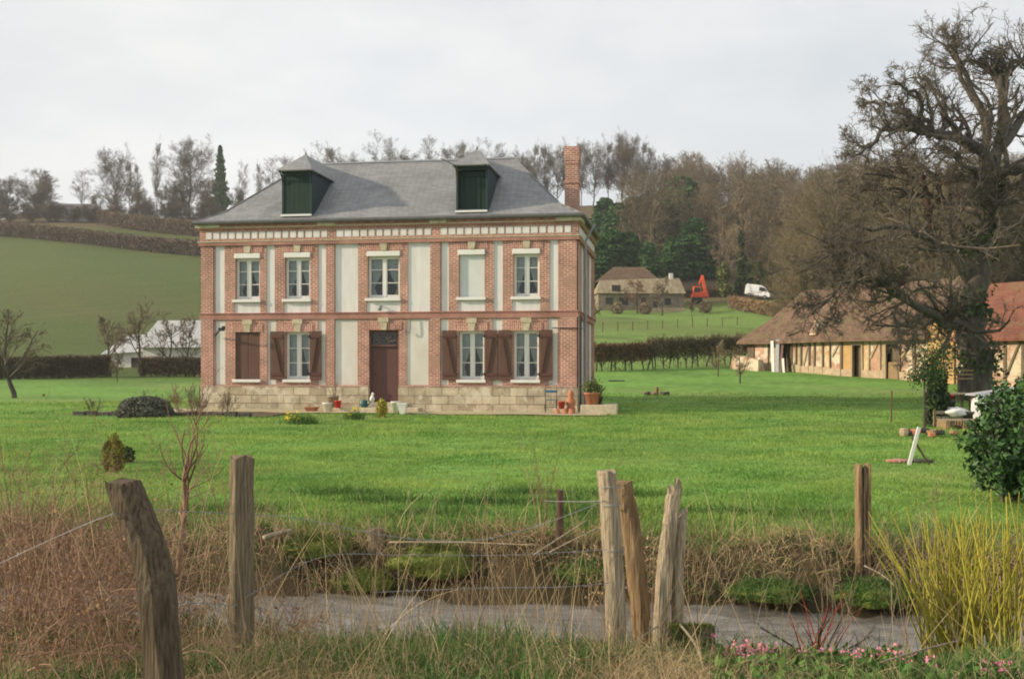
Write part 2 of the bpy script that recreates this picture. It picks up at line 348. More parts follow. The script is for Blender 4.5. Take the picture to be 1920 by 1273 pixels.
wood = sm(Y+X*.0, 176, 190)*sm(X-Y*.03, -2, 8); C = blend(C, floor_, wood)
C = blend(C, floor_, sm(Y, 318, 330))
C = blend(C, [.11, .13, .05], (1-sm(tt, 11.2, 13.5))*.6)
C = blend(C, soil_, sm(tt, 8.0, 8.9)*(1-sm(tt, 11.0, 11.5))*.95)
C = blend(C, nearg, 1-sm(tt, 7.8, 8.6))
ni, nj = X.shape; idx = np.arange(ni*nj).reshape(ni, nj)
Q = np.stack([idx[:-1, :-1], idx[:-1, 1:], idx[1:, 1:], idx[1:, :-1]], -1).reshape(-1, 4)
M['ground'] = mat('ground_cover', (.66, .68, .62), (1.32, 1.28, 1.25), 2.2, attr='col', bump=.05, detail=9, rough=.95, spec=.1, pos=(.3, .7))
tag(np_obj('ground', np.stack([X, Y, Z], -1), Q, M['ground'], smooth=True, col=C.reshape(-1, 3)), kind='structure')
# water of the stream: a strip that follows the bed
def water():
    m = bpy.data.materials.new('stream_water'); m.use_nodes = True; t = m.node_tree; N = t.nodes.new; L = t.links.new
    b = t.nodes['Principled BSDF']; b.inputs['Roughness'].default_value = .04; b.inputs['Base Color'].default_value = (.19, .175, .155, 1); b.inputs['Specular IOR Level'].default_value = .8
    tc = N('ShaderNodeTexCoord'); mp = N('ShaderNodeMapping'); mp.inputs['Scale'].default_value = (1.4, 6.0, 1); mp.inputs['Rotation'].default_value = (0, 0, R(-8)); L(tc.outputs['Object'], mp.inputs[0])
    nz = N('ShaderNodeTexNoise'); nz.inputs['Scale'].default_value = 2.2; nz.inputs['Detail'].default_value = 7; nz.inputs['Roughness'].default_value = .6; nz.inputs['Distortion'].default_value = .7; L(mp.outputs[0], nz.inputs['Vector'])
    bp = N('ShaderNodeBump'); bp.inputs['Distance'].default_value = .05; L(nz.outputs[0], bp.inputs['Height']); L(bp.outputs[0], b.inputs['Normal'])
    xs = np.linspace(-9, 9, 700); us = np.linspace(8.3, 11.1, 130); X_, U_ = np.meshgrid(xs, us); g = np.random.default_rng(5); H_ = 0*X_-.66
    for k in range(30):
        a = g.normal()*.5; fr = g.uniform(5, 36); H_ = H_+.0032*(24/fr)**.8*np.sin(fr*(U_*math.cos(a)+X_*math.sin(a)*.6)+g.uniform(0, 6)+1.5*np.sin(X_*g.uniform(.5, 2)+U_))
    idx = np.arange(X_.size).reshape(X_.shape); f = np.stack([idx[:-1, :-1], idx[:-1, 1:], idx[1:, 1:], idx[1:, :-1]], -1).reshape(-1, 4)
    tag(np_obj('water', np.stack([X_, U_-.15*X_, H_], -1), f, m, smooth=True), kind='structure')
water()

# ============================================================ BRICK HOUSE
ex = Vector((math.cos(R(9)), -math.sin(R(9)), 0)); ey = Vector((math.sin(R(9)), math.cos(R(9)), 0))
HW, HD = 14.0, 7.0
CR = Vector((2.265, 38.7, 0)); HO = CR-ex*HW
house = empty('brick_house', HO, R(-9), 'two-storey red brick country house with white plaster panels and grey slate roof', 'house')
def hs(px, off=0):
    d = Vector(((px-CX)/F, 1, 0)); o = HO+ey*off; n = ey
    t = o.dot(n)/d.dot(n); return (d*t-o).dot(ex)
def relief(name, A, Z, fn, xf, mt, parent):
    """fn(a,z)->(depth, face) ; xf(a,depth,z)->xyz; brick skin with raised and sunk cells"""
    A = sorted(set(round(a, 4) for a in A)); Z = sorted(set(round(z, 4) for z in Z))
    g = [[fn((A[i]+A[i+1])/2, (Z[j]+Z[j+1])/2) for j in range(len(Z)-1)] for i in range(len(A)-1)]
    mb = MB()
    for i in range(len(A)-1):
        for j in range(len(Z)-1):
            d, face = g[i][j]; a0, a1, z0, z1 = A[i], A[i+1], Z[j], Z[j+1]
            if face: mb.add([xf(a0, d, z0), xf(a1, d, z0), xf(a1, d, z1), xf(a0, d, z1)], [(0, 1, 2, 3)])
            if i+1 < len(A)-1 and abs(g[i+1][j][0]-d) > 1e-4:
                e = g[i+1][j][0]; mb.add([xf(a1, d, z0), xf(a1, e, z0), xf(a1, e, z1), xf(a1, d, z1)], [(0, 1, 2, 3)])
            if j+1 < len(Z)-1 and abs(g[i][j+1][0]-d) > 1e-4:
                e = g[i][j+1][0]; mb.add([xf(a0, d, z1), xf(a1, d, z1), xf(a1, e, z1), xf(a0, e, z1)], [(0, 1, 2, 3)])
    return mb.build(name, mt, parent)
PR = .04; WT = 6.2; PL = .93            # brick proud, wall top, plinth top
ZU0, ZU1, ZL0, ZL1 = 3.64, 6.14, .99, 3.36
up_p = [(404,422),(500,516),(597,612),(629,672),(765,807),(828,842),(926,943),(1031,1047)]
lo_p = [(405,423),(502,518),(597,611),(629,671),(763,804),(827,841),(924,942),(1028,1046)]
up_w = [(442,488),(535,582),(690,750),(861,909),(963,1012)]
lo_w = [(442,488),(536,582),(861,909),(963,1011)]
rects = []     # (x0,x1,z0,z1,kind)
for a, b in up_p: rects.append((hs(a), hs(b), ZU0, ZU1, 'p'))
for a, b in lo_p: rects.append((hs(a), hs(b), ZL0, ZL1, 'p'))
for a, b in up_w: rects.append((hs(a), hs(b), 4.14, 5.86, 'o')); rects.append((hs(a)-.05, hs(b)+.02, ZU0, 4.03, 'p'))
for a, b in lo_w: rects.append((hs(a), hs(b), 1.18, 2.93, 'o'))
DX0, DX1 = hs(692), hs(748); rects.append((DX0, DX1, .40, 2.98, 'o'))
pil = [(hs(613), hs(628)), (hs(808), hs(826)), (hs(1050), HW+PR), (-PR, hs(401))]
def front_fn(a, z):
    for x0, x1, z0, z1, k in rects:
        if x0 < a < x1 and z0 < z < z1: return (0, False) if k == 'p' else (-.26, False)
    for x0, x1 in pil:
        if x0 < a < x1: return (PR+.035, True)
    return (PR, True)
A = [-PR, HW+PR]+[r[0] for r in rects]+[r[1] for r in rects]+[p for q in pil for p in q]
Zs = [PL, WT, .40]+[r[2] for r in rects]+[r[3] for r in rects]
XF = lambda a, d, z: (a, -d, z)
fa = [x for x in A]
relief('front_wall', A, [z for z in Zs if z >= PL]+[WT+.02], front_fn, XF, M['brick'], house)
# plaster panels
for (x0, x1, z0, z1, k) in rects:
    if k == 'p': MB().box(x0-.01, x1+.01, .0, .05, z0-.01, z1+.01).build('plaster_panel', M['plaster_low'] if z0 < 1 else M['plaster'], house)
# plinth with the door gap
mb = MB()
for a, b in ((-.06, DX0), (DX1, HW+.06)):
    mb.add([(a,-.10,-.2),(b,-.10,-.2),(b,-.10,PL),(a,-.10,PL),(a,-.02,PL),(b,-.02,PL)], [(0,1,2,3),(3,2,5,4)])
mb.add([(DX0,-.10,-.2),(DX0,.26,-.2),(DX0,.26,PL),(DX0,-.10,PL)], [(0,1,2,3)]); mb.add([(DX1,-.10,-.2),(DX1,.26,-.2),(DX1,.26,PL),(DX1,-.10,PL)], [(3,2,1,0)])
mb.add([(HW+.06,-.10,-.2),(HW+.06,HD+.1,-.2),(HW+.06,HD+.1,PL),(HW+.06,-.10,PL),(HW+.02,-.1,PL),(HW+.02,HD,PL)], [(0,1,2,3),(3,2,5,4)])
mb.add([(-.1,HD,-.2),(-.1,-.1,-.2),(-.1,-.1,PL),(-.1,HD,PL)], [(0,1,2,3)])
mb.build('plinth', M['stone'], house)
# right side wall with panels and a blind left and back wall
sp_ = [(.5,1.3),(1.75,2.75),(3.45,4.5),(5.0,6.3)]
srect = [(a, b, ZU0, ZU1, 'p') for a, b in sp_]+[(a, b, ZL0, ZL1, 'p') for a, b in sp_]
def side_fn(a, z):
    for x0, x1, z0, z1, k in srect:
        if x0 < a < x1 and z0 < z < z1: return (0, False)
    return (PR+(.035 if (a < .4 or a > 6.6 or 3.0 < a < 3.35) else 0), True)
As = [-PR-.035, HD, .4, 6.6, 3.0, 3.35]+[q for p in sp_ for q in p]; Zss = [PL, WT+.02, ZU0, ZU1, ZL0, ZL1]
relief('side_wall', As, Zss, side_fn, lambda a, d, z: (HW+d, a, z), M['brick'], house)
for x0, x1, z0, z1, k in srect: MB().box(HW-.05, HW, x0-.01, x1+.01, z0-.01, z1+.01).build('plaster_panel', M['plaster'], house)
MB().add([(-PR-.01, HD, PL), (-PR-.01, -PR-.03, PL), (-PR-.01, -PR-.03, WT+.02), (-PR-.01, HD, WT+.02)], [(0,1,2,3)]).build('side_wall', M['brick'], house)
MB().add([(HW+PR, HD, -.2), (-PR, HD, -.2), (-PR, HD, WT+.02), (HW+PR, HD, WT+.02)], [(0,1,2,3)]).build('back_wall', M['brick'], house)
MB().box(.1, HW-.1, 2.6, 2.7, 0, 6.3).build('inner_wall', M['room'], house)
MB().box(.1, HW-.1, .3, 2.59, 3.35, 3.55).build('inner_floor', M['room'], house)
# string course and cornice
def band(name, z0, z1, d, mt):
    mb = MB(); y0 = -PR-d; xr = HW+PR+d; xl_ = -PR-d
    mb.box(xl_, xr, y0, -.0, z0, z1); mb.box(HW+.0, xr, .001, HD+.05, z0, z1); mb.box(xl_, 0, .001, HD+.05, z0, z1)
    return mb.build(name, mt, house)
band('string_course', 3.40, 3.60, .045, M['brick_dark']); band('string_course', 3.60, 3.638, .075, M['brick_dark'])
band('cornice', 6.142, 6.27, .09, M['brick_dark']); band('cornice', 6.27, 6.31, .11, M['stone_plain'])
band('frieze', 6.31, 6.72, .045, M['brick'])
band('cornice', 6.72, 6.78, .10, M['brick_dark']); band('cornice', 6.78, 6.83, .12, M['stone_plain']); band('cornice', 6.83, 6.975, .14, M['brick_dark'])
mb = MB(); mq = MB(); n = 46
for i in range(n):
    xc = .28+i*(HW-.56)/(n-1)
    if any(p0-.02 < xc < p1+.02 for p0, p1 in pil[:2]): continue
    w = .115+random.uniform(-.012, .012); mb.box(xc-w, xc+w, -PR-.058, -PR-.03, 6.395, 6.635)
for i in range(21):
    yc = .35+i*.31; mb.box(HW+PR+.03, HW+PR+.058, yc-.11, yc+.11, 6.395, 6.635)
mb.build('frieze_blocks', M['plaster'], house)
for i in range(150):
    xc = -.1+i*(HW+.2)/149; mq.box(xc-.025, xc+.025, -PR-.17, -PR-.14, 6.85, 6.93)
mq.build('dentils', M['brick_v'], house)
for x0, x1 in ((-.21, .75), (hs(598), hs(630)), (hs(808), hs(839)), (13.3, HW+.21)):
    MB().box(x0, x1, -PR-.18, -PR-.05, 6.79, 6.985).build('cornice_stone', M['stone_plain'], house, bevel=.01)
MB().box(HW+.05, HW+PR+.18, -.05, 1.0, 6.79, 6.985).build('cornice_stone', M['stone_plain'], house)
# lintels and keystones
def lintel(x0, x1, z, big=False):
    xc = (x0+x1)/2; w = (x1-x0)/2+.09; mb = MB(); n = 18
    mb.box(x0-.12, x1+.12, -PR-.02, -.005, z+.005, z+.30); mb.build('lintel', M['brick_v'], house)
    k = MB(); k.add([(xc-.10,-PR-.06,z-.0),(xc+.10,-PR-.06,z-.0),(xc+.14,-PR-.06,z+.28),(xc-.14,-PR-.06,z+.28),(xc-.10,-.01,z),(xc+.10,-.01,z),(xc+.14,-.01,z+.28),(xc-.14,-.01,z+.28)],
        [(0,1,2,3),(0,4,5,1),(1,5,6,2),(3,2,6,7),(4,0,3,7)])
    if big: k.box(xc-.19, xc+.19, -PR-.075, -.01, z+.285, z+.46)
    k.build('keystone', M['stone_plain'], house)
for a, b in up_w: lintel(hs(a), hs(b), 5.86)
for a, b in lo_w: lintel(hs(a), hs(b), 2.93, True)
lintel(DX0, DX1, 2.98, True)
# windows
def curtain(x0, x1, z0, z1, side, y, parent, full=False, tie=.62):
    """lace sheet hanging from the head, drawn to one side at the tie"""
    nx, nzz = 14, 18; v = []; w = x1-x0
    for j in range(nzz+1):
        tz = j/nzz; z = z1+(z0-z1)*tz
        ww = w if full else w*(1-.80*min(tz/tie, 1)**1.5) if tz < tie else w*(.20+.28*(tz-tie)/(1-tie))
        for i in range(nx+1):
            u = i/nx; x = x0+u*ww if side < 0 else x1-u*ww
            v.append((x, y+.018*math.sin(i*2.3+j*.15), z))
    f = [(j*(nx+1)+i, j*(nx+1)+i+1, (j+1)*(nx+1)+i+1, (j+1)*(nx+1)+i) for j in range(nzz) for i in range(nx)]
    return MB().add(v, f).build('curtain', M['lace'], parent, smooth=True)
def window(x0, x1, z0, z1, bars, roller=None, curtains=(1, 1), sill=True, full=(False, False), tie=.62, name='window'):
    fy = .12; mb = MB(); W = x1-x0; fr = .055
    top = z1-(.20 if roller else 0)
    mb.box(x0, x0+fr, fy, fy+.09, z0, top); mb.box(x1-fr, x1, fy, fy+.09, z0, top)
    mb.box(x0+fr, x1-fr, fy, fy+.09, top-fr, top); mb.box(x0+fr, x1-fr, fy, fy+.09, z0, z0+fr)
    xc = (x0+x1)/2; a0, a1 = x0+fr, x1-fr; b0, b1 = z0+fr, top-fr
    mb.box(xc-.055, xc+.055, fy-.012, fy+.06, b0, b1)
    leaf = [(a0, xc-.055), (xc+.055, a1)]
    for l0, l1 in leaf:
        mb.box(l0, l0+.035, fy+.004, fy+.055, b0, b1); mb.box(l1-.035, l1, fy+.004, fy+.055, b0, b1)
        mb.box(l0+.035, l1-.035, fy+.004, fy+.055, b0, b0+.07); mb.box(l0+.035, l1-.035, fy+.004, fy+.055, b1-.04, b1)
        for k in bars: zz = b0+(b1-b0)*k; mb.box(l0+.035, l1-.035, fy+.008, fy+.045, zz-.014, zz+.014)
    w = mb.build(name, M['white'], house)
    for l0, l1 in leaf: MB().box(l0+.03, l1-.03, fy+.028, fy+.034, b0+.05, b1-.03).build('pane', M['glass'], w)
    if curtains[0]: curtain(a0, xc, b0, b1, -1, fy+.15, w, full[0], tie)
    if curtains[1]: curtain(xc, a1, b0, b1, 1, fy+.15, w, full[1], tie)
    if roller:
        MB().box(x0-.03, x1+.02, -.085, .10, z1-.20, z1-.01).build('roller_box', M['white'], w, bevel=.02)
        if roller == 'down':
            s = MB(); k = z0
            while k < z1-.2: s.box(x0+.01, x1-.01, fy-.06, fy-.03, k+.002, k+.048); k += .05
            s.box(x0+.02, x1-.02, fy-.03, fy-.025, z0, z1-.2); s.build('roller_shutter', M['roller'], w)
    if sill: MB().box(x0-.09, x1+.05, -.13, fy, z0-.105, z0).build('sill', M['white'], w, bevel=.01)
    return w
for i, (a, b) in enumerate(up_w):
    c = [(1, 1), (1, 1), (1, 1), (0, 0), (1, 1)][i]
    window(hs(a), hs(b), 4.14, 5.86, (.36, .70), 'down' if i == 3 else 'up', c, tie=[.8, .8, .75, .6, .85][i])
w = window(hs(442), hs(488), 1.18, 2.93, (.34, .67), curtains=(0, 0))
w = window(hs(536), hs(582), 1.18, 2.93, (.34, .67), full=(True, False), tie=.9)
window(hs(861), hs(909), 1.18, 2.93, (.34, .67), tie=.75); window(hs(963), hs(1011), 1.18, 2.93, (.34, .67), tie=.8)
def shutter(x0, x1, flip, y=-.115, brace=True):
    mb = MB(); n = 4; w = (x1-x0)/n
    for i in range(n): mb.box(x0+i*w+.003, x0+(i+1)*w-.003, y, y+.028, 1.17, 2.95)
    mb.box(x0+.01, x1-.01, y+.004, y+.024, 1.18, 2.94)
    s = mb.build('shutter', M['shutter'], house)
    if brace:
        b = MB(); b.box(x0+.01, x1-.01, y-.025, y-.001, 2.70, 2.80); b.box(x0+.01, x1-.01, y-.025, y-.001, 1.32, 1.42)
        p, q = ((x0+.16, 2.68), (x1-.10, 1.44)) if flip < 0 else ((x1-.16, 2.68), (x0+.10, 1.44))
        b.bar((p[0], y-.014, p[1]), (q[0], y-.014, q[1]), .022, .075, up=(0, 1, 0)); b.build('brace', M['shutter_dark'], s)
        hx = x1 if flip < 0 else x0; h = MB()
        for z in (2.72, 1.36): h.box(hx-.05, hx+.04, y-.035, y-.026, z, z+.05); h.tube([(hx, y-.03, z-.03), (hx, y-.03, z+.08)], .014, 8)
        h.build('hinge', M['black'], s)
    return s
x0, x1 = hs(442), hs(488); xm = (x0+x1)/2; shutter(x0+.01, xm-.004, 1, .02, False); shutter(xm+.004, x1-.01, 1, .02, False)
shutter(hs(508.5), hs(534), -1); shutter(hs(582), hs(604.5), 1)
shutter(hs(830), hs(857.5), -1); shutter(hs(909), hs(934), 1); shutter(hs(935), hs(960), -1); shutter(hs(1011), hs(1037), 1)
# door
mb = MB(); mb.box(DX0, DX0+.07, .1, .24, .40, 2.98); mb.box(DX1-.07, DX1, .1, .24, .40, 2.98); mb.box(DX0+.07, DX1-.07, .1, .24, 2.90, 2.98); mb.box(DX0+.07, DX1-.07, .08, .24, 2.38, 2.46)
door = mb.build('door', M['door'], house)
mb = MB(); n = 9; w = (DX1-DX0-.14)/n
for i in range(n): mb.box(DX0+.07+i*w+.004, DX0+.07+(i+1)*w-.004, .15, .19, .40, 2.38)
mb.box(DX0+.075, DX1-.075, .16, .185, .41, 2.37); mb.box(DX0+.07, DX1-.07, .135, .15, .40, .55)
mb.build('door_panel', M['door'], door)
MB().tube([(DX0+.22, .15, 1.40), (DX0+.22, .09, 1.40), (DX0+.22, .08, 1.32)], .014, 6).build('door_handle', M['black'], door)
MB().box(DX0+.07, DX1-.07, .17, .176, 2.46, 2.90).build('pane', M['glass'], door)
mb = MB(); xc = (DX0+DX1)/2
mb.tube([(xc+.16*math.cos(t), .14, 2.50+.22*abs(math.sin(t))) for t in np.linspace(0, math.pi, 10)], .014, 5)
for t in np.linspace(.25, math.pi-.25, 5): mb.tube([(xc+.17*math.cos(t), .14, 2.50+.22*math.sin(t)), (xc+.46*math.cos(t), .14, 2.50+.38*math.sin(t))], .013, 5)
for s in (-1, 1):
    mb.tube([(xc+s*(.3+.13*math.cos(t)), .14, 2.72+.13*math.sin(t)) for t in np.linspace(0, 6.28, 14)], .012, 5)
mb.build('transom_grille', mat('rusty_iron', (.16, .11, .09), (.2, .15, .12), 5), door)
mb = MB(); s0, s1 = hs(655), hs(800)
mb.box(DX0-.25, DX1+.25, -.55, .26, -.1, .36); mb.build('doorstep', M['stone_plain'], house, bevel=.02)
mb = MB(); mb.box(s0, s1, -1.25, -.55, -.2, .20); mb.box(s0-.1, s1+.3, -1.65, -1.25, -.2, .07); mb.build('doorstep', M['stone_plain'], house, bevel=.02)
MB().box(.3, HW+.3, -.50, -.10, -.2, .05).build('paved_strip', M['stone_plain'], house)
# roof -----------------------------------------------------------------
EZ = 6.985; ov = .24
def ring(o, z): return [(-o, -o, z), (HW+o, -o, z), (HW+o, HD+o, z), (-o, HD+o, z)]
v = ring(ov-.02, EZ)+ring(ov, EZ+.04)+ring(-.6, EZ+.50)+[(2.75, HD/2, 9.74), (HW-2.75, HD/2, 9.74)]
f = [(3,2,1,0)]+[(i, (i+1) % 4, 4+(i+1) % 4, 4+i) for i in range(4)]+[(4+i, 4+(i+1) % 4, 8+(i+1) % 4, 8+i) for i in range(4)]
f += [(8, 9, 13, 12), (9, 10, 13), (10, 11, 12, 13), (11, 8, 12)]
roof = MB().add(v, f).build('roof', M['slate'], house)
mb = MB(); mb.tube([(2.7, HD/2, 9.76), (HW-2.7, HD/2, 9.76)], .055, 8)
mb.build('ridge_cap', M['zinc_light'], roof)
mb = MB()
for a, b, c in (((-ov, -ov), 8, 12), ((HW+ov, -ov), 9, 13)):
    mb.tube([(a[0], a[1], EZ+.05), Vector(v[b])+Vector((0, 0, .02)), Vector(v[c])+Vector((0, 0, .02))], .025, 6)
mb.build('hip_cap', M['slate'], roof)
mb = MB(); mb.tube([(-ov-.02, -ov-.07, EZ-.01), (HW+ov+.06, -ov-.07, EZ+.0), (HW+ov+.07, HD+ov, EZ)], .075, 8)
mb.build('gutter', M['zinc'], roof)
def dormer(xa, xb, openn):
    d = MB(); z0, z1 = 7.22, 8.84; y0, y1 = .03, 2.7
    d.box(xa, xa+.07, y0, y1, z0, z1); d.box(xb-.07, xb, y0, y1, z0, z1)
    d.box(xa+.07, xb-.07, y0, y0+.07, z1-.14, z1); d.box(xa+.07, xb-.07, y0, y0+.07, z0, z0+.10)
    o = d.build('dormer', M['dark_slate'], house)
    w = (xb-xa-.14); p = MB(); yy = y0+(.22 if openn else .03); n = 5
    for i in range(n): p.box(xa+.07+i*w/n+.003, xa+.07+(i+1)*w/n-.003, yy, yy+.04, z0+.10, z1-.14)
    p.box(xa+.075, xb-.075, yy+.01, yy+.035, z0+.1, z1-.15)
    if openn: p.box(xa+.07, xa+.20, yy-.03, yy, z0+.1, z1-.3); p.box(xb-.42, xb-.32, yy-.02, yy, z0+.1, z1-.3); p.box(xa+.07, xb-.07, yy-.04, yy, z1-.34, z1-.14)
    p.build('hatch_door', M['green_paint'], o)
    MB().box(xa-.02, xb+.0, y0-.10, y0+.03, z0-.03, z0+.04).build('dormer_sill', M['white'], o)
    e0, e1, f0, f1 = xa-.10, xb+.10, y0-.28, 2.75; xm = (xa+xb)/2; az = 9.66; ay = 1.0
    V = [(e0,f0,z1),(e1,f0,z1),(e1,f1,z1),(e0,f1,z1),(e0,f0,z1+.04),(e1,f0,z1+.04),(e1,f1,z1+.04),(e0,f1,z1+.04),(xm,ay,az),(xm,3.4,az)]
    MB().add(V, [(3,2,1,0),(0,1,5,4),(1,2,6,5),(3,0,4,7),(4,5,8),(5,6,9,8),(7,4,8,9)]).build('dormer_roof', M['slate'], o)
    MB().tube([(xm, ay, az-.05), (xm, ay, az+.10)], [.05, .015], 6).build('finial', M['zinc'], o)
    b = MB()
    for xx in (xa+.03, xb-.03):
        b.tube([(xx, y0, z1-.45), (xx, y0-.08, z1-.2), (xx, y0-.25, z1-.05), (xx, y0-.33, z1)], .03, 6)
    b.build('eave_bracket', M['dark_slate'], o)
    return o
dormer(hs(528, 0), hs(584, 0), False)
d2 = dormer(hs(855, 0), hs(914, 0), True)
MB().bar((hs(857), -.3, 8.83), (hs(857)-.62, .15, 9.18), .05, .03).build('raised_flap', M['dark_slate'], d2)
MB().bar((hs(857)+.02, -.25, 8.80), (hs(857)+.02, .02, 8.4), .05, .04).build('raised_flap', M['shutter'], d2)
# chimney on the roof
cx, cy = HW-.42, 2.75
mb = MB(); mb.box(cx-.26, cx+.26, cy-.22, cy+.42, 6.9, 8.56); mb.box(cx-.285, cx+.285, cy-.25, cy+.45, 8.56, 8.67)
mb.box(cx-.245, cx+.245, cy-.21, cy+.41, 8.67, 9.3); mb.box(cx-.265, cx+.265, cy-.23, cy+.43, 9.3, 9.44); mb.box(cx-.29, cx+.29, cy-.25, cy+.45, 9.44, 9.86); mb.box(cx-.26, cx+.26, cy-.22, cy+.42, 9.86, 9.96)
ch = mb.build('chimney', M['brick'], roof)
# pipes, brackets and small fittings
MB().tube([(HW+.17, -.17, .1), (HW+.17, -.17, 3.45)], .045, 8).build('downpipe', M['black'], house)
MB().tube([(HW+.5, 2.1, 6.95), (HW+.34, 2.1, 6.7), (HW+.15, 2.1, 6.3), (HW+.15, 2.1, .2)], .05, 8).build('downpipe', M['zinc_light'], house)
mb = MB(); X0 = hs(405); mb.bar((X0, -.1, 2.80), (hs(425), -.55, 3.02), .05, .05); mb.box(hs(425)-.04, hs(425)+.14, -.64, -.50, 2.96, 3.08); mb.box(hs(425)+.08, hs(425)+.18, -.62, -.52, 3.02, 3.14)
mb.build('wall_bracket', M['black'], house)
mb = MB(); lx = hs(714.5); mb.lathe([(.02,-.09),(.075,-.05),(.09,0),(.07,.05),(.05,.07),(.04,.1)], (lx, -.16, 3.76), 12); mb.bar((lx, -.1, 3.86), (lx, .0, 3.86), .04, .04)
mb.build('wall_lamp', M['zinc_light'], house, smooth=True)
mb = MB(); hx = hs(771); mb.tube([(hx, -.11, 3.42), (hx+.01, -.12, 3.0), (hx-.04, -.12, 2.86), (hx-.14, -.12, 2.86), (hx-.19, -.12, 2.98)], .016, 6); mb.build('wire_hook', M['zinc'], house)
mb = MB(); mb.tube([(hs(1036), -.10, 3.02), (HW+.25, -.14, 3.0)], .018, 6); mb.build('wall_cable', M['black'], house)
# ============================================================ TREES
def bare_tree_parts(seed, H=20, r=.28, spread=.75, limbs=9, up=.12, droop=0, K=9, n2=8, n3=8, n4=4, fine=.018, ribbon=True, trunk_end=.95, wig=.10, t0=.28, ratio=.5):
    global rng
    keep = rng; rng = np.random.default_rng(seed)
    P = np.zeros((1, K, 3)); P[0, :, 2] = np.linspace(-.3, H*trunk_end, K); P[0, 1:, :2] = np.cumsum(rng.normal(size=(K-1, 2))*H*.012, 0)
    W = np.linspace(r, r*.18, K)[None]
    a, aw = grow(P, W, limbs, t0, .97, spread, ratio, K=6, wig=wig, up=up, rr=.6, taper=.35, rmin=fine*1.5)
    b, bw = grow(a, aw, n2, .15, 1, .85, .55, K=5, wig=.16, up=up*.7, rr=.6, taper=.4, rmin=fine*1.2)
    c, cw = grow(b, bw, n3, .1, 1, .75, .6, K=4, wig=.16, up=up*.5-droop, rr=.6, taper=.5, rmin=fine)
    parts_t = [tubes(P, W, 6), tubes(a, aw, 4)]
    parts_c = [tubes(b, bw, 3)]
    parts_c.append(ribbons(c, cw*1.1) if ribbon else tubes(c, cw, 3))
    if n4:
        d, dw = grow(c, cw, n4, .1, 1, .8, .6, K=3, wig=.16, up=up*.5-droop, rr=.8, taper=.6, rmin=fine*.8); parts_c.append(ribbons(d, dw*1.1))
    rng = keep
    return join(parts_t), join(parts_c)
def tree_thing(name, loc, parts, mt, mc, label, cat='tree', group=None, rz=0, s=1, crown='crown'):
    e = empty(name, loc, rz, label, cat, group); e.scale = (s,)*3 if not isinstance(s, tuple) else s
    np_obj('trunk', *parts[0], mt, e); np_obj(crown, *parts[1], mc, e); return e
tpl = {}
tplspec = {'round': dict(seed=3, H=20, spread=1.0, limbs=24, up=.11, n2=11, n3=10, n4=6, fine=.018, trunk_end=.86, t0=.16, ratio=.56, wig=.07),
           'tall':  dict(seed=5, H=21, spread=.6, limbs=24, up=.10, n2=9, n3=9, n4=5, fine=.018, trunk_end=.97, t0=.22, ratio=.36, wig=.08),
           'bushy': dict(seed=8, H=17, spread=.95, limbs=34, up=.11, n2=11, n3=10, n4=5, fine=.02, trunk_end=.8, t0=.03, ratio=.55, wig=.08),
           'spare': dict(seed=13, H=19, spread=.8, limbs=14, up=.07, n2=9, n3=9, n4=5, fine=.018, trunk_end=.9, t0=.32, ratio=.48, wig=.08)}
Hs = {'round': 20, 'tall': 21, 'bushy': 17, 'spare': 19}
def place(kind, px, basepy, toppy, Y, label, group, wide=1.0, rz=None, mat_c=None):
    z = CZ-(basepy-HY)/F*Y; h = (basepy-toppy)/F*Y; x = (px-CX)/F*Y; g = gzf(x, Y)
    h = (h+max(0, z-g))*.88; s = h/Hs[kind]
    if kind not in tpl:
        e = tree_thing('bare_tree', (x, Y, g), bare_tree_parts(**tplspec[kind]), M['bark_far'], M['twig_far'], label, group=group)
        tpl[kind] = e
    else: e = copy_tree(tpl[kind]); e['label'] = label; e['group'] = group
    e.location = (x, Y, g-.1); e.scale = (s*wide, s*wide, s); e.rotation_euler = (0, 0, random.uniform(0, 6.28) if rz is None else rz)
    return e
GL = 'bare trees along the left ridge'
left_ridge = [
 ('bushy', 70, 418, 306, 352, 'broad rounded bare tree, second from the left end of the ridge', 1.15), ('bushy', 12, 418, 325, 350, 'bare bushy tree at the far left edge of the ridge', 1.0),
 ('spare', 155, 416, 330, 352, 'small spreading bare tree right of the sky gap on the left ridge', 1.0), ('round', 212, 416, 276, 355, 'tall domed bare tree rising left of the two thin poplars', .85),
 ('tall', 243, 412, 300, 348, 'left one of two thin tufted bare trees on the ridge', .5), ('tall', 258, 412, 305, 350, 'right one of two thin tufted bare trees on the ridge', .5),
 ('bushy', 270, 418, 345, 345, 'low bushy bare tree between the tufted pair and the slender spire', 1.0), ('tall', 294, 418, 268, 348, 'slender dense spire-shaped tree left of the large round bare tree', .42),
 ('bushy', 318, 420, 340, 342, 'dense brown undergrowth tree at the foot of the large round tree', .9), ('round', 356, 418, 262, 356, 'large round bare tree left of the dark fir on the ridge', 1.05),
 ('bushy', 340, 420, 335, 350, 'brown bushy tree in front of the large round tree', .8), ('bushy', 392, 422, 335, 345, 'dark bushy tree directly below the fir on the ridge', .9),
 ('spare', 452, 400, 308, 352, 'thin bare tree between the fir and the house roof', .6), ('tall', 486, 395, 303, 350, 'bare tree just above the left slope of the house roof', .45),
 ('bushy', 446, 405, 340, 348, 'low bush beside the fir above the house roof', .8), ('bushy', 180, 418, 362, 346, 'low bush at the foot of the tall domed ridge tree', .8), ('bushy', 222, 420, 362, 344, 'dark low bush beneath the tufted pair', 1.0)]
for k, px, b, t, Y, lab, w in left_ridge: place(k, px, b, t, Y, lab, GL, w)
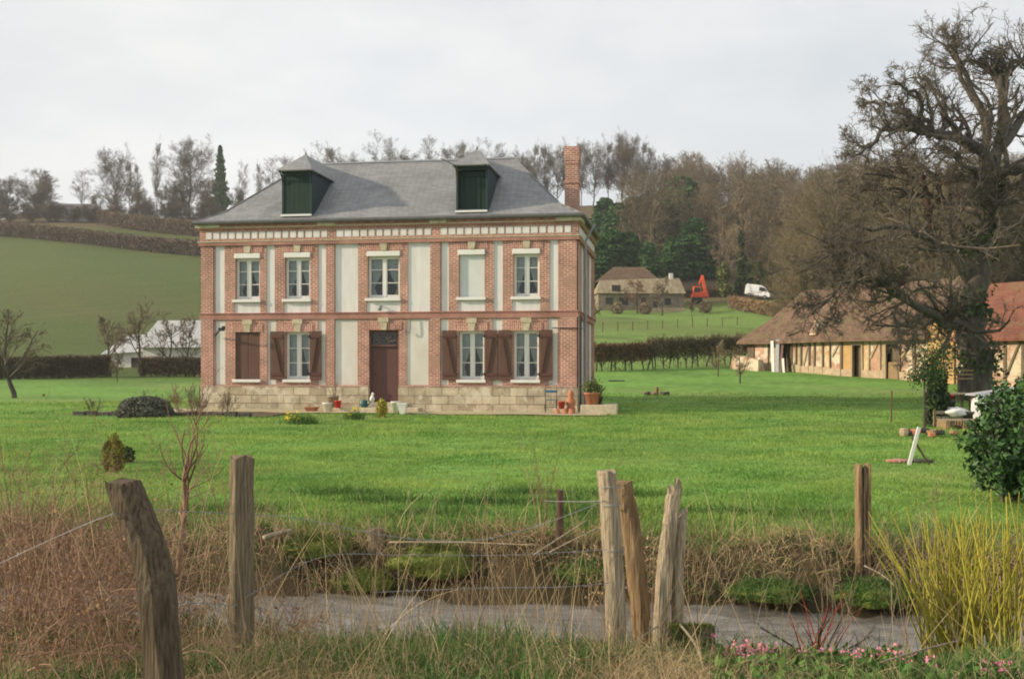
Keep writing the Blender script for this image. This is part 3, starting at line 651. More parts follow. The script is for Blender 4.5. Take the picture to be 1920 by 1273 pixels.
for k in range(16):
    place('bushy', -30+k*29+random.uniform(-12, 12), 428, 384+random.uniform(-6, 6), 338, 'low brown scrub bush along the foot of the left ridge', 'scrub bushes under the left ridge', 1.6)
GH = 'bare trees rising behind the house roof'
px = 512; kinds = ['spare', 'round', 'spare', 'tall', 'round']
tops = {512:300, 560:285, 600:275, 625:272, 660:280, 710:255, 755:272, 800:264, 840:272, 870:260, 915:268, 955:276}
for i, (px, t) in enumerate(tops.items()): place(kinds[i % 5], px, 392, t, 352+8*(i % 2), 'bare tree whose crown shows above the grey roof ridge', GH, .95)
GR = 'tall bare trees on the skyline right of the house'
for i, (px, t) in enumerate([(985,276),(1002,266),(1022,272),(1042,262),(1063,270),(1090,262),(1112,256),(1140,262),(1168,244),(1182,256),(1205,262),(1222,270),(1246,282)]):
    place('tall' if i % 3 else 'round', px, 385, t, 352+6*(i % 3), 'tall bare tree on the skyline beside the chimney', GR, .62 if i % 3 else .8)
place('round', 1170, 385, 243, 358, 'tallest broad bare tree on the skyline right of the chimney', GR, .75)
# the wood on the right-hand slope: one mass
def wood():
    tp = [bare_tree_parts(seed=s, H=16, spread=.8, limbs=16, up=.08, n2=7, n3=6, n4=3, fine=.034, trunk_end=.84, t0=.08, ratio=.52, wig=.08) for s in (21, 22, 23)]
    Vs = []; Qs = []; b = 0; n = 0; tries = 0; pts = []; Vn = []; Qn = []; bn = 0
    nt_ = [bare_tree_parts(seed=s, H=16, spread=.85, limbs=26, up=.06, n2=11, n3=9, n4=4, fine=.011, trunk_end=.82, t0=.06, ratio=.6, wig=.1) for s in (25, 26)]
    while n < 330 and tries < 9000:
        tries += 1; Y = random.uniform(176, 372); px = random.uniform(1180, 2120)
        if Y < 214 and px < 1440: continue
        if Y < 195 and px < 1490: continue
        if px < 1330 and Y < 215+0*px: continue
        if px < 1255 and Y > 330: continue
        x = (px-CX)/F*Y
        if any((x-a)**2+(Y-c)**2 < 22 for a, c in pts): continue
        pts.append((x, Y)); s = .95*random.uniform(.8, 1.15)*(1.12 if Y < 240 else 1.0); an = random.uniform(0, 6.28); ca, sa = math.cos(an), math.sin(an)
        if Y > 300: s *= .90+.10*math.sin(px*.02)
        z = gzf(x, Y)
        for j in (0, 1):
            V, Q = tp[n % 3][j]; V2 = V@np.array([[ca, sa, 0], [-sa, ca, 0], [0, 0, 1]])*s+np.array([x, Y, z]); Vs.append(V2); Qs.append(Q+b); b += len(V)
        n += 1
    for k in range(26):      # nearer, larger trees that stand right behind the barn
        px = 1500+k*26+random.uniform(-10, 10); Y = random.uniform(100, 150); x = (px-CX)/F*Y; z = gzf(x, Y); top = 322+max(0, (1560-px))*1.9+random.uniform(-12, 14)
        s = (CZ-(top-HY)/F*Y-z)/16; an = random.uniform(0, 6.28); ca, sa = math.cos(an)*min(s, .8), math.sin(an)*min(s, .8)
        for V, Q in nt_[k % 2]:
            V2 = V@np.array([[ca, sa, 0], [-sa, ca, 0], [0, 0, s]])+np.array([x, Y, z]); Vn.append(V2); Qn.append(Q+bn); bn += len(V)
    tag(np_obj('thicket', np.concatenate(Vn), np.concatenate(Qn), M['twig_olive']), 'olive brown bare thicket rising directly behind the barn roof', 'thicket', kind='stuff')
    tag(np_obj('woodland', np.concatenate(Vs), np.concatenate(Qs), M['twig_far']), 'brown bare woodland covering the slope behind the barn', 'woodland', kind='stuff')
wood()
# conifers
def conifer_parts(seed, H=15, rb=3.2, n=5200, r=.22, lean=1.0, size=.42, tip=1.15, irr=.35, pw=.8):
    g = np.random.default_rng(seed); K = 6
    P = np.zeros((1, K, 3)); P[0, :, 2] = np.linspace(-.3, H*.98, K); W = np.linspace(r, .03, K)[None]
    t = 1-np.sqrt(g.uniform(0, 1, n)); t = np.clip(t, 0, 1)
    lay = g.integers(0, 26, n)/26.0; t = .04+.96*np.where(g.uniform(size=n) < .8, lay**1.15, t)
    az = g.uniform(0, 2*np.pi, n); seg = np.floor(az/(2*np.pi)*9)+np.floor(t*26)*13; jit = np.sin(seg*12.9898)*43758.5453; jit = jit-np.floor(jit)
    R_ = rb*(1-t)**pw*(.72+.28*np.minimum(1, t*5))*(1-irr*jit); rr = R_*np.sqrt(g.uniform(.12, 1, n))
    az = az+.0; z = H*t-rr*.28*lean+g.normal(size=n)*.10
    pts = np.stack([rr*np.cos(az), rr*np.sin(az), z], 1)
    global rng; keep = rng; rng = g
    V, Q = leafcloud(pts, size, 2.0)
    tt_ = tubes(P, W, 6); rng = keep
    return tt_, (V, Q)
cp = {}
def conifer(kind, px, basepy, toppy, Y, label, group, wide=1, loc=None):
    spec = {'fir': dict(seed=2, H=15, rb=3.1, n=3000, irr=.75), 'yew': dict(seed=4, H=15, rb=5.4, n=12000, irr=.42, size=.42, pw=.42)}[kind]
    x = (px-CX)/F*Y; z = gzf(x, Y); h = (basepy-toppy)/F*Y+max(0, CZ-(basepy-HY)/F*Y-z); s = h/15
    if kind not in cp: e = tree_thing('conifer_tree', (x, Y, z), conifer_parts(**spec), M['bark_far'], M['conifer'], label, group=group, crown='foliage'); cp[kind] = e
    else: e = copy_tree(cp[kind]); e['label'] = label; e['group'] = group
    e.location = (x, Y, z); wide = wide*(1.55 if kind == 'yew' else 1); e.scale = (s*wide, s*wide, s); e.rotation_euler = (0, 0, random.uniform(0, 6)); return e
conifer('fir', 413, 415, 277, 345, 'dark ragged fir standing alone on the left ridge', 'conifers', 1.0)
GC = 'dark evergreens at the foot of the wood'
for px, b, t, Y, w, lab in [(1135,470,372,262,.9,'dark evergreen nearest the house wall, partly behind the eaves'), (1160,470,378,255,.9,'dark evergreen second from the house, under the skyline trees'),
   (1190,470,368,262,1.0,'rounded dark evergreen in the middle of the evergreen row'), (1222,470,372,258,.9,'dark evergreen left of the tallest broad one'),
   (1278,500,346,250,.95,'tallest broad evergreen above the cottage chimney'), (1250,500,388,240,.9,'dark evergreen tucked in front of the tallest broad one'),
   (1150,535,428,205,.95,'pale-tipped pointed evergreen behind the left end of the cottage'), (1178,535,432,206,.9,'pointed evergreen behind the middle of the cottage roof'),
   (1215,530,452,200,.8,'small pointed evergreen behind the cottage roof'), (1262,535,450,212,.9,'dark evergreen behind the cottage chimney'), (1303,540,425,216,.9,'dark evergreen above the orange digger'),
   (1120,540,440,200,.9,'evergreen half hidden by the house wall'), (1414,548,490,196,1.3,'dark round evergreen just left of the white van')]:
    conifer('yew', px, b, t, Y, lab, GC, w)
# ivy-clad trees
def ivy_tree(px, basepy, toppy, Y, label, m, w=.9, ivy_top=.75, seed=1, n=1500):
    x = (px-CX)/F*Y; z = gzf(x, Y); H = (basepy-toppy)/F*Y
    T, Cc = bare_tree_parts(seed=seed, H=H, r=.3, spread=.6, limbs=8, up=.12, n2=6, n3=6, n4=3, fine=.03, t0=.4, ratio=.5)
    e = tree_thing('ivy_clad_tree', (x, Y, z), (T, Cc), M['bark_far'], M['twig_pale'], label, group='ivy-clad trees by the lane')
    t = rng.uniform(0, 1, n)**1.2*ivy_top; az = rng.uniform(0, 6.28, n); r = w*(1-.6*t/ivy_top)*rng.uniform(.4, 1.1, n)*(1+.4*np.sin(t*20))
    np_obj('ivy', *leafcloud(np.stack([r*np.cos(az), r*np.sin(az), t*H], 1), .38), m, e); return e
ivy_tree(1358, 552, 440, 190, 'forked tree with pale yellow-green ivy right of the orange digger', M['ivy_pale'], 1.1, .55, 31)
ivy_tree(1349, 548, 455, 194, 'leaning thin tree with pale ivy just right of the digger', M['ivy_pale'], .6, .5, 33)
ivy_tree(1390, 550, 400, 192, 'tall tree with dark ivy column left of the white van', M['ivy'], .9, .8, 32)
# round clipped bushes, orchard trees
def bush(name, loc, rx, rz_, n, size, m, label, cat='bush', group=None, seed=0, stems_=True, flat=.0, part='foliage', lumps=.13):
    e = empty(name, loc, 0, label, cat, group); d = nrm(rng.normal(size=(n, 3))); rr = rng.uniform(.35, 1, (n, 1))**.4
    lump = 1+lumps*np.sin(d[:, :1]*5+seed)*np.cos(d[:, 1:2]*6+seed*2)+.75*lumps*np.sin(d[:, 2:3]*9+seed)
    p = d*rr*lump*np.array([rx, rx, rz_])+np.array([0, 0, rz_*.9]); p[:, 2] = np.abs(p[:, 2]-flat)
    np_obj(part, *leafcloud(p, size), m, e)
    if stems_:
        k = 14; b = np.zeros((k, 3)); b[:, :2] = rng.normal(size=(k, 2))*rx*.08; b[:, 2] = -.05
        P, W = stems(b, rz_*1.5, .6, .3, 5, max(.008, rx*.02)); np_obj('stem', *tubes(P, W, 4), M['bark'], e)
    return e
for px, py, r, lab in [(1158, 586, 1.0, 'round clipped bush left of the other, below the cottage'), (1210, 584, 1.0, 'round clipped bush below the cottage door'), (1322, 580, 1.1, 'round clipped bush below the orange digger')]:
    p = gpx(px, 172); bush('clipped_bush', p, r, .95, 900, .16, M['twig_pale'], lab, group='clipped bushes on the terrace')
def small_tree(px, basepy, toppy, Y, label, mc='twig_pale', seed=1, group='orchard trees', spread=.8, wide=1, fine=.012, limbs=9, t0=.3, r=None, n4=3):
    p = gpx(px, Y) if basepy is None else ground(px, basepy); Y = p.y
    H = CZ-(toppy-HY)/F*Y-p.z; k = H
    parts = bare_tree_parts(seed=seed, H=H, r=r or H*.025, spread=spread, limbs=limbs, up=.1, n2=7, n3=6, n4=n4, fine=fine, trunk_end=.72, t0=t0, ratio=.62)
    e = tree_thing('small_bare_tree', p, parts, M['bark'], M[mc], label, group=group); e.scale = (wide, wide, 1); return e
small_tree(1117, None, 552, 150, 'small orchard tree beside the house wall', seed=41, fine=.03)
small_tree(1241, None, 520, 168, 'orchard tree standing before the cottage', seed=42, fine=.03)
small_tree(1298, None, 562, 160, 'orchard tree below the orange digger', seed=43, fine=.03)
small_tree(1345, None, 638, 66, 'left one of two young staked saplings before the hedge', seed=44, fine=.008, group='saplings')
small_tree(1388, None, 642, 60, 'right one of two young saplings beside the barn corner', seed=45, fine=.008, group='saplings')
small_tree(220, None, 655, 84, 'small mop-headed tree before the left hedge', seed=46, mc='twig_far', fine=.015, wide=.7)
small_tree(28, None, 548, 58, 'dark gnarled bare fruit tree at the left edge of the lawn', seed=47, mc='twig', fine=.014, wide=1.15, limbs=8, t0=.22)
for px, t, s in [(205, 575, 51), (262, 560, 52), (318, 590, 53), (352, 598, 54)]:
    small_tree(px, None, t, 98, 'thin pale bare tree before the corrugated farm shed', seed=s, mc='twig_pale', fine=.02, group='pale trees before the farm shed')
# hedges
def hedge(p0, p1, h, w, label, m, stemm, ns=30, nt=6000, low=.35, size=.05, leaf=None, nl=0, group='hedges'):
    p0 = Vector(p0); p1 = Vector(p1); c = Vector((p0.x, p0.y, gzf(p0.x, p0.y))); e = empty('hedge', c, 0, label, 'hedge', group)
    d = (p1-p0); Ln = math.hypot(d.x, d.y); u = np.array([d.x/Ln, d.y/Ln]); nn = np.array([-u[1], u[0]])
    def pos(s, off, z):
        x = p0.x+u[0]*s+nn[0]*off; y = p0.y+u[1]*s+nn[1]*off; return np.stack([x-c.x, y-c.y, gz(x, y)-c.z+z], -1)
    s = np.linspace(0, Ln, ns)+rng.normal(size=ns)*.12; b = pos(s, rng.normal(size=ns)*.06, -.05)
    P, W = stems(b, h*.95, .12, .15, 6, size*1.1, .5); P2, W2 = grow(P, W, 9, .15, .9, .7, .55, 4, .2, .1, .6, .5, size*.3)
    np_obj('stem', *join([tubes(P, W, 5), tubes(P2, W2, 3)]), stemm, e)
    s = rng.uniform(0, Ln, nt); z = h*(low+(1-low)*rng.uniform(0, 1, nt)**.8)*(1+.03*np.sin(s*2.1)); z = np.where(rng.uniform(size=nt) < .12, h*rng.uniform(.05, 1, nt), z)
    b = pos(s, rng.uniform(-w/2, w/2, nt), z); P, W = stems(b-np.array([0, 0, .1]), h*.22, 1.1, .5, 3, size*.28, .6)
    np_obj('twigs', *ribbons(P, W), m, e)
    if nl:
        s = rng.uniform(0, Ln, nl); z = h*(low*.9+(1.02-low*.9)*rng.uniform(0, 1, nl)**.7); np_obj('leaves', *leafcloud(pos(s, rng.uniform(-w/2, w/2, nl), z), size*1.6), leaf, e)
    return e
M['leaf_brown'] = mat('withered_leaves', (.22, .12, .055), (.34, .20, .09), .9, island=.4)
M['leaf_olive'] = mat('olive_twig_leaves', (.16, .17, .065), (.24, .24, .10), .5, island=.4)
M['leaf_dull'] = mat('dull_hedge_leaves', (.13, .085, .055), (.19, .13, .085), .5, island=.4)
a = gpx(1100, 71); b = gpx(1215, 73); hedge(a, b, 1.75, .7, 'hornbeam hedge with withered orange leaves nearest the house', M['twig_far'], M['bark'], 9, 3000, .38, leaf=M['leaf_brown'], nl=3200)
a = gpx(1217, 73); b = gpx(1418, 80); hedge(a, b, 2.05, .7, 'greenish bare hedge between the lawn and the right field', M['twig_far'], M['bark'], 17, 5600, .38, leaf=M['leaf_olive'], nl=3800)
a = gpx(-40, 88); b = gpx(208, 92); hedge(a, b, 1.75, .8, 'dense dark brown hedge at the left edge', M['twig_far'], M['bark_far'], 40, 12000, .05, leaf=M['leaf_dull'], nl=11000)
a = gpx(262, 92); b = gpx(392, 92); hedge(a, b, 1.6, .8, 'dark brown hedge before the farm shed, beside the house', M['twig_far'], M['bark_far'], 22, 5600, .12, leaf=M['leaf_dull'], nl=5200)
a = gpx(1372, 178); b = gpx(1468, 158); hedge(a, b, 1.9, 1.4, 'brown hedge sloping down below the white van', M['twig_pale'], M['bark_far'], 16, 3500, .05, size=.13, leaf=M['leaf_brown'], nl=2500)
a = gpx(1275, 190); b = gpx(1372, 190); hedge(a, b, 1.5, 1.2, 'low dark hedge between the digger and the van lane', M['twig_far'], M['bark_far'], 16, 2500, .05, size=.13, leaf=M['leaf_dull'], nl=2500)
def far_hedge(pts, h, lab):
    for (a, b) in zip(pts[:-1], pts[1:]):
        pass
    hedge(Vector(pts[0]), Vector(pts[1]), h, 3, lab, M['twig_far'], M['bark_far'], 50, 9000, .02, size=.22, leaf=M['leaf_dull'], nl=9000, group='field hedgerows on the left hill')
def onhill(px, py): p = ground(px, py, 120); return (p.x, p.y, 0)
far_hedge([onhill(-60, 438), onhill(400, 482)], 3.6, 'lower dark hedgerow crossing the left hill field')
far_hedge([onhill(-60, 412), onhill(230, 428)], 4, 'upper dark hedgerow at the left end of the hill')
far_hedge([onhill(215, 426), onhill(420, 446)], 4, 'upper dark hedgerow meeting the house on the hill')

# ============================================================ the great old oak
def curve(pts, K=14):
    pts = np.array(pts, float); t = np.linspace(0, len(pts)-1, K); i = np.minimum(t.astype(int), len(pts)-2); f = (t-i)[:, None]
    p0 = pts[np.maximum(i-1, 0)]; p1 = pts[i]; p2 = pts[i+1]; p3 = pts[np.minimum(i+2, len(pts)-1)]
    return .5*((2*p1)+(-p0+p2)*f+(2*p0-5*p1+4*p2-p3)*f**2+(-p0+3*p1-3*p2+p3)*f**3)
def oak():
    OY = 47.0; b = gpx(1833, OY)
    def q(px, py, dy=0): v = at(px, py, OY+dy)-b; return (v.x, v.y, v.z)
    limbs = [
     ([(1833,765,0),(1832,700,0),(1822,620,0),(1826,540,0),(1840,450,0),(1850,380,0),(1858,320,0)], .72, .42),
     ([(1858,330,0),(1838,290,-.5),(1800,262,-1),(1758,258,-1.5),(1715,240,-2),(1690,228,-2)], .34, .16),
     ([(1700,232,-2),(1665,240,-2.4),(1640,262,-2.8),(1628,285,-3),(1600,292,-3.2)], .15, .05),
     ([(1720,242,-2),(1690,205,-1.5),(1655,190,-1.2),(1625,195,-1)], .15, .04),
     ([(1742,256,-1.6),(1735,215,-2),(1715,180,-2.6),(1680,150,-3)], .17, .05),
     ([(1760,258,-1.5),(1770,200,-1),(1745,165,-.5),(1720,140,0)], .17, .05),
     ([(1850,340,0),(1842,250,.8),(1820,170,1.2),(1802,120,1.5),(1775,85,1.8)], .30, .05),
     ([(1826,190,1.2),(1800,130,1),(1792,100,1),(1800,85,1)], .15, .04),
     ([(1858,320,0),(1880,240,1),(1880,150,1),(1898,125,1.2),(1930,100,1.5)], .34, .08),
     ([(1880,170,1),(1868,130,1.5),(1868,105,2)], .18, .04),
     ([(1856,330,0),(1895,318,-1),(1950,310,-2),(2010,280,-3)], .36, .16),
     ([(1858,300,0),(1920,220,2),(1980,170,3),(2040,130,4)], .30, .08),
     ([(1852,345,0),(1830,330,-1),(1805,305,-2),(1790,290,-3),(1770,300,-4)], .2, .05),
     ([(1822,610,0),(1790,605,-1),(1750,592,-2),(1712,570,-3),(1680,545,-3.6),(1650,532,-4)], .30, .12),
     ([(1660,537,-4),(1610,520,-4.3),(1560,545,-4.6),(1525,590,-4.8)], .11, .03),
     ([(1700,562,-3.2),(1660,500,-3),(1610,470,-3),(1550,480,-3),(1500,520,-3)], .13, .03),
     ([(1820,600,0),(1780,585,.5),(1735,610,.8),(1700,650,1)], .15, .04),
     ([(1826,530,0),(1790,480,-1),(1740,450,-1.5),(1690,430,-2),(1620,425,-2.5),(1540,450,-3)], .26, .05),
     ([(1835,470,0),(1800,420,.5),(1770,380,1),(1720,365,1),(1660,360,1),(1600,365,1)], .22, .04),
     ([(1838,450,0),(1860,400,-1),(1900,380,-2),(1960,400,-3)], .22, .06),
     ([(1832,480,0),(1870,440,1),(1920,430,2),(1980,460,2)], .2, .06),
     ([(1770,380,1),(1748,330,0),(1700,310,0),(1650,330,0),(1600,320,0)], .13, .04)]
    e = empty('old_oak_tree', b, 0, 'huge gnarled bare oak with ivy on its trunk, overhanging the barn', 'tree')
    K = 14; P = np.stack([curve([q(*p) for p in l], K) for l, a, c in limbs]); W = np.stack([np.linspace(a*(.82 if i_ else 1), c*.85, K) for i_, (l, a, c) in enumerate(limbs)])
    P[:, 1:] += rng.normal(size=P[:, 1:].shape)*.09
    W[0, 0] *= 1.35; W[0, 1] *= 1.1
    np_obj('trunk', *tubes(P[:1], W[:1], 14), M['bark'], e, smooth=True)
    np_obj('limbs', *tubes(P[1:], W[1:], 8), M['bark'], e, smooth=True)
    Pu, Wu = P[1:13], W[1:13]; Pl, Wl = P[13:], W[13:]
    out = []
    for Pq, Wq, n, upv, ln in ((Pu, Wu, 11, .04, 1.0), (Pl, Wl, 20, .03, .95)):
        # children lengths are made absolute so short limbs still carry full sprays
        a, aw = grow(Pq, Wq, n-1, .15, 1, .95, .5, 7, .26, upv, .5, .4, .022)
        b2, bw = grow(a, aw, 8, .15, 1, .8, .5, 5, .3, .04, .55, .45, .014)
        c, cw = grow(b2, bw, 7, .15, 1, .8, .55, 4, .32, .02, .6, .5, .010)
        d, dw = grow(c, cw, 3 if Pq is Pu else 4, .2, 1, .7, .6, 3, .3, 0, .7, .6, .008)
        out += [tubes(a, aw, 5), tubes(b2, bw, 4), tubes(c, cw, 3), ribbons(d, dw)]
    np_obj('crown', *join(out), M['oaktwig'], e)
    # ivy on the trunk and lower limbs
    n = 9000; k = rng.integers(0, 1, n); t = rng.uniform(.02, .97, n)*(K-1); i = t.astype(int); f = (t-i)[:, None]
    c = P[0, i]*(1-f)+P[0, np.minimum(i+1, K-1)]*f; az = rng.uniform(0, 6.28, n); r = (np.interp(t, range(K), W[0])*rng.uniform(1.0, 1.65, n))*(1+.25*np.sin(t*4))
    c = c+np.stack([r*np.cos(az), r*np.sin(az), 0*r], 1); keep = (rng.uniform(size=n) < .22+.25*np.sin(t*2.3+1))
    np_obj('ivy', *leafcloud(c[keep], .13), M['ivy'], e)
    # broken stub
    P3 = np.stack([curve([q(*p) for p in [(1742,470,1),(1744,420,1),(1738,375,1),(1732,340,.8),(1726,318,.6)]], 8)]); W3 = np.array([[.2,.17,.17,.15,.14,.10,.11,.04]])
    np_obj('broken_limb', *tubes(P3, W3, 8), M['shutter_dark'], e)
    return e
oak()
# ============================================================ FARM BUILDINGS
M['thatch'] = mat('mossy_tile_roof', (.15, .085, .055), (.25, .155, .10), 1.3, bump=.05, bscale=9, rough=.95, detail=8)
M['old_tile'] = brickmat('old_flat_tiles', (.235, .15, .10), (.14, .095, .065), (.09, .055, .04), bw=.17, rh=.11, ms=.012, wear=(.16, .135, .07), wearscale=1.5, weather=.35, bump=.02)
M['red_tile'] = brickmat('red_tiles', (.27, .105, .07), (.20, .085, .06), (.12, .06, .04), bw=.17, rh=.11, ms=.012, wear=(.20, .12, .07), wearscale=1.3, weather=.35, bump=.02)
M['daub'] = mat('patchy_daub', (.46, .30, .15), (.62, .50, .33), 1.7, bump=.02, detail=8, pos=(.42, .58))
M['daub_brick'] = brickmat('daub_over_brick', (.50, .25, .17), (.40, .19, .13), (.52, .42, .30), wear=(.62, .55, .42), wearscale=.9, wpos=(.5, .54))
M['limewash'] = brickmat('limewash', (.42, .22, .15), (.36, .18, .12), (.52, .42, .30), wear=(.60, .52, .38), wearscale=1.6, wpos=(.47, .55))
M['timber'] = mat('old_timber', (.10, .075, .05), (.19, .15, .10), 5, stretch=(4, 4, .4), bump=.01)
M['timber_pale'] = mat('pale_timber', (.30, .23, .14), (.42, .34, .22), 5, stretch=(4, 4, .4), bump=.01)
M['rubble'] = mat('rubble_footing', (.34, .25, .16), (.52, .42, .29), 4, bump=.04, detail=8)
M['ochre'] = mat('ochre_render', (.42, .25, .10), (.52, .35, .16), 2, bump=.02, detail=8)
def gl(o, x, y):   # ground height in a rotated thing's own frame
    w = o.matrix_world if False else Matrix.Translation(o.location) @ o.rotation_euler.to_matrix().to_4x4()
    p = w @ Vector((x, y, 0)); return gzf(p.x, p.y)-o.location.z
BL = Vector((15.9, 74, 0)); BRZ = math.atan2(-.864, .504)
barn = empty('half_timbered_barn', BL, BRZ, 'long low half-timbered barn with a mossy brown hipped roof', 'barn')
EA, RA, BW, BLn = 3.42, 6.95, 6.2, 14.9
def mpx(px):                    # distance along the barn front for a picture column
    m = (px-CX)/F; return (m*74-15.9)/(.504+.864*m)
bays = [(1400,1413,'timber'),(1414,1440,'daub_brick'),(1441,1462,'limewash'),(1463,1484,'dark'),(1485,1492,'limewash'),(1493,1501,'rubble'),(1503,1516,'limewash'),(1518,1526,'limewash'),(1528,1542,'limewash'),(1544,1556,'daub'),(1557,1576,'daub_brick'),
        (1579,1597,'ochre'),(1598,1616,'door'),(1618,1628,'daub'),(1630,1649,'daub_brick'),(1651,1657,'limewash'),(1661,1684,'door'),(1688,1712,'limewash'),(1716,1738,'limewash')]
k0 = -.1; wl = MB(); doors = []; frames = []
for i, (a, b, kind) in enumerate(bays):
    x0 = mpx(a); x1 = mpx(b)
    if i == 0: x0 = 0
    g = min(gl(barn, x0, 0), gl(barn, x1, 0))
    if kind in ('door', 'dark'):
        MB().box(x0, x1, .35, .45, g-.2, EA-.1).build('barn_door', M['timber'], barn)
        MB().box(x0-.02, x1+.02, -.02, .3, EA-.45 if kind == 'door' else EA-.25, EA-.02).build('lintel', M['timber_pale'], barn)
        if a > 1650:
            MB().box(x0+.05, x1-.05, .12, .2, g-.2, g+1.0).build('lower_door', M['brownwood'], barn)
    else:
        MB().box(x0, x1, .04, .25, g-.2, EA).build('infill_panel', M[kind], barn)
        if kind != 'timber': MB().box(x0-.02, x1+.02, -.05, .10, g-.3, g+.42+.1*random.random()).build('stone_footing', M['rubble'], barn)
xs_ = [mpx(b)+.02 for a, b, k in bays]
for i, (a, b, kind) in enumerate(bays[:-1]):
    x0 = mpx(b); x1 = mpx(bays[i+1][0]); xc = (x0+x1)/2; w = max(.09, x1-x0+.03); g = gl(barn, xc, 0)
    pale = bays[i][2] == 'ochre' or 1615 < b < 1660
    MB().bar((xc, .02, g-.1), (xc+random.uniform(-.04, .04), .02, EA), w, .12, up=(0, 1, 0)).build('timber_post', M['timber_pale' if pale else 'timber'], barn)
for (a, b, z0, z1) in [(1503,1516,1.2,3.3),(1560,1576,2.3,3.3),(1632,1649,2.2,3.3),(1690,1712,2.2,3.3),(1716,1738,3.2,2.2)]:
    MB().bar((mpx(a), .0, z0), (mpx(b), .0, z1), .12, .05, up=(0, 1, 0)).build('brace', M['timber_pale'], barn)
MB().bar((0, .0, EA-.08), (BLn, .0, EA-.08), .16, .16).build('wall_plate', M['timber'], barn)
e = barn
MB().add([(0,.25,.3),(0,BW,.3),(0,BW,EA),(0,.25,EA),(BLn,.25,-.5),(BLn,BW,-.5),(BLn,BW,EA),(BLn,.25,EA)], [(0,1,2,3),(4,7,6,5),(1,5,6,2)]).build('back_wall', M['daub'], barn)
# roof with a slightly sagging ridge and eaves
n = 24; V = []; Fq = []
for i in range(n+1):
    t = i/n; x = -.45+t*(BLn+.45); sag = -.22*math.sin(t*9)*.35-.12*math.sin(t*3.1)
    xr = max(x, 1.9+0*t); zr = RA+sag*.8
    for y, zz in ((-.55, EA-.20+sag*.4), (-.5, EA-.02+sag*.4), (.9, EA+1.25+sag*.5), (BW/2, zr), (BW+.5, EA-.1)):
        if x < 1.9:
            u = (x+.45)/2.35; hz = EA-.1+(RA-EA+.1)*u
            zz2 = min(zz, hz+.12); V.append((x, y, zz2))
        else: V.append((x, y, zz))
for i in range(n):
    for j in range(4): Fq.append((i*5+j, (i+1)*5+j, (i+1)*5+j+1, i*5+j+1))
Fq.append(tuple(range(5))); Fq.append(tuple(n*5+k for k in range(4, -1, -1)))
MB().add(V, Fq).build('roof', M['old_tile'], barn)
mb = MB(); x0 = mpx(1530); mb.add([(x0-.3,-.35,EA+.25),(x0+.3,-.35,EA+.25),(x0+.22,.0,EA+1.15),(x0-.1,.05,EA+1.2),(x0-.3,1.2,EA+1.0),(x0+.3,1.2,EA+1.0)], [(0,1,2,3),(1,5,2),(0,3,4),(3,2,5,4)])
mb.build('roof_hatch', M['limewash'], barn)
# shed joined to the barn on the right
S0 = mpx(1742); so_ = Vector((15.9+.504*S0, 74-.864*S0, 0)); shed = empty('red_roofed_shed', so_, BRZ, 'lower red-tiled shed with white daub panels behind the oak trunk', 'shed')
MB().box(0, 1.7, -.1, .3, -.3, 4.3).build('ochre_wall', M['ochre'], shed)
MB().add([(-.1,-.2,4.3),(1.8,-.2,4.3),(1.8,.4,4.3),(-.1,.4,4.3),(.2,.1,5.0),(1.5,.1,5.0)], [(0,1,5,4),(1,2,5),(2,3,4,5),(3,0,4)]).build('wall_cap', M['old_tile'], shed)
x = 1.75
for i, k in enumerate(['limewash', 'daub', 'limewash', 'limewash', 'daub', 'limewash', 'limewash', 'daub_brick', 'limewash', 'limewash', 'daub', 'limewash']):
    w = .75+.3*random.random(); MB().box(x, x+w, .02, .25, -.4, 3.2).build('infill_panel', M[k], shed)
    MB().bar((x+w+.08, .02, -.4), (x+w+.1, .02, 3.25), .17, .1, up=(0, 1, 0)).build('timber_post', M['timber'], shed)
    if i % 3 == 0: MB().bar((x, -.02, 1.2), (x+w, -.02, 3.1), .12, .05, up=(0, 1, 0)).build('brace', M['timber'], shed)
    x += w+.18
SL = x
MB().add([(1.7,.25,-.4),(SL,.25,-.4),(SL,.25,3.2),(1.7,.25,3.2),(1.7,5.5,-.4),(SL,5.5,-.4),(SL,5.5,3.2),(1.7,5.5,3.2)], [(0,1,2,3),(1,5,6,2),(5,4,7,6),(4,0,3,7)]).build('inner_wall', M['daub'], shed)
MB().add([(1.7,-.5,3.0),(SL+.4,-.5,3.0),(SL+.4,6,3.0),(1.7,6,3.0),(1.7,-.5,3.12),(SL+.4,-.5,3.12),(SL+.4,6,3.12),(1.7,6,3.12),(1.9,2.8,6.3),(SL-1.6,2.8,6.3)],
         [(3,2,1,0),(0,1,5,4),(1,2,6,5),(3,0,4,7),(4,5,9,8),(5,6,9),(6,7,8,9),(7,4,8)]).build('roof', M['red_tile'], shed)
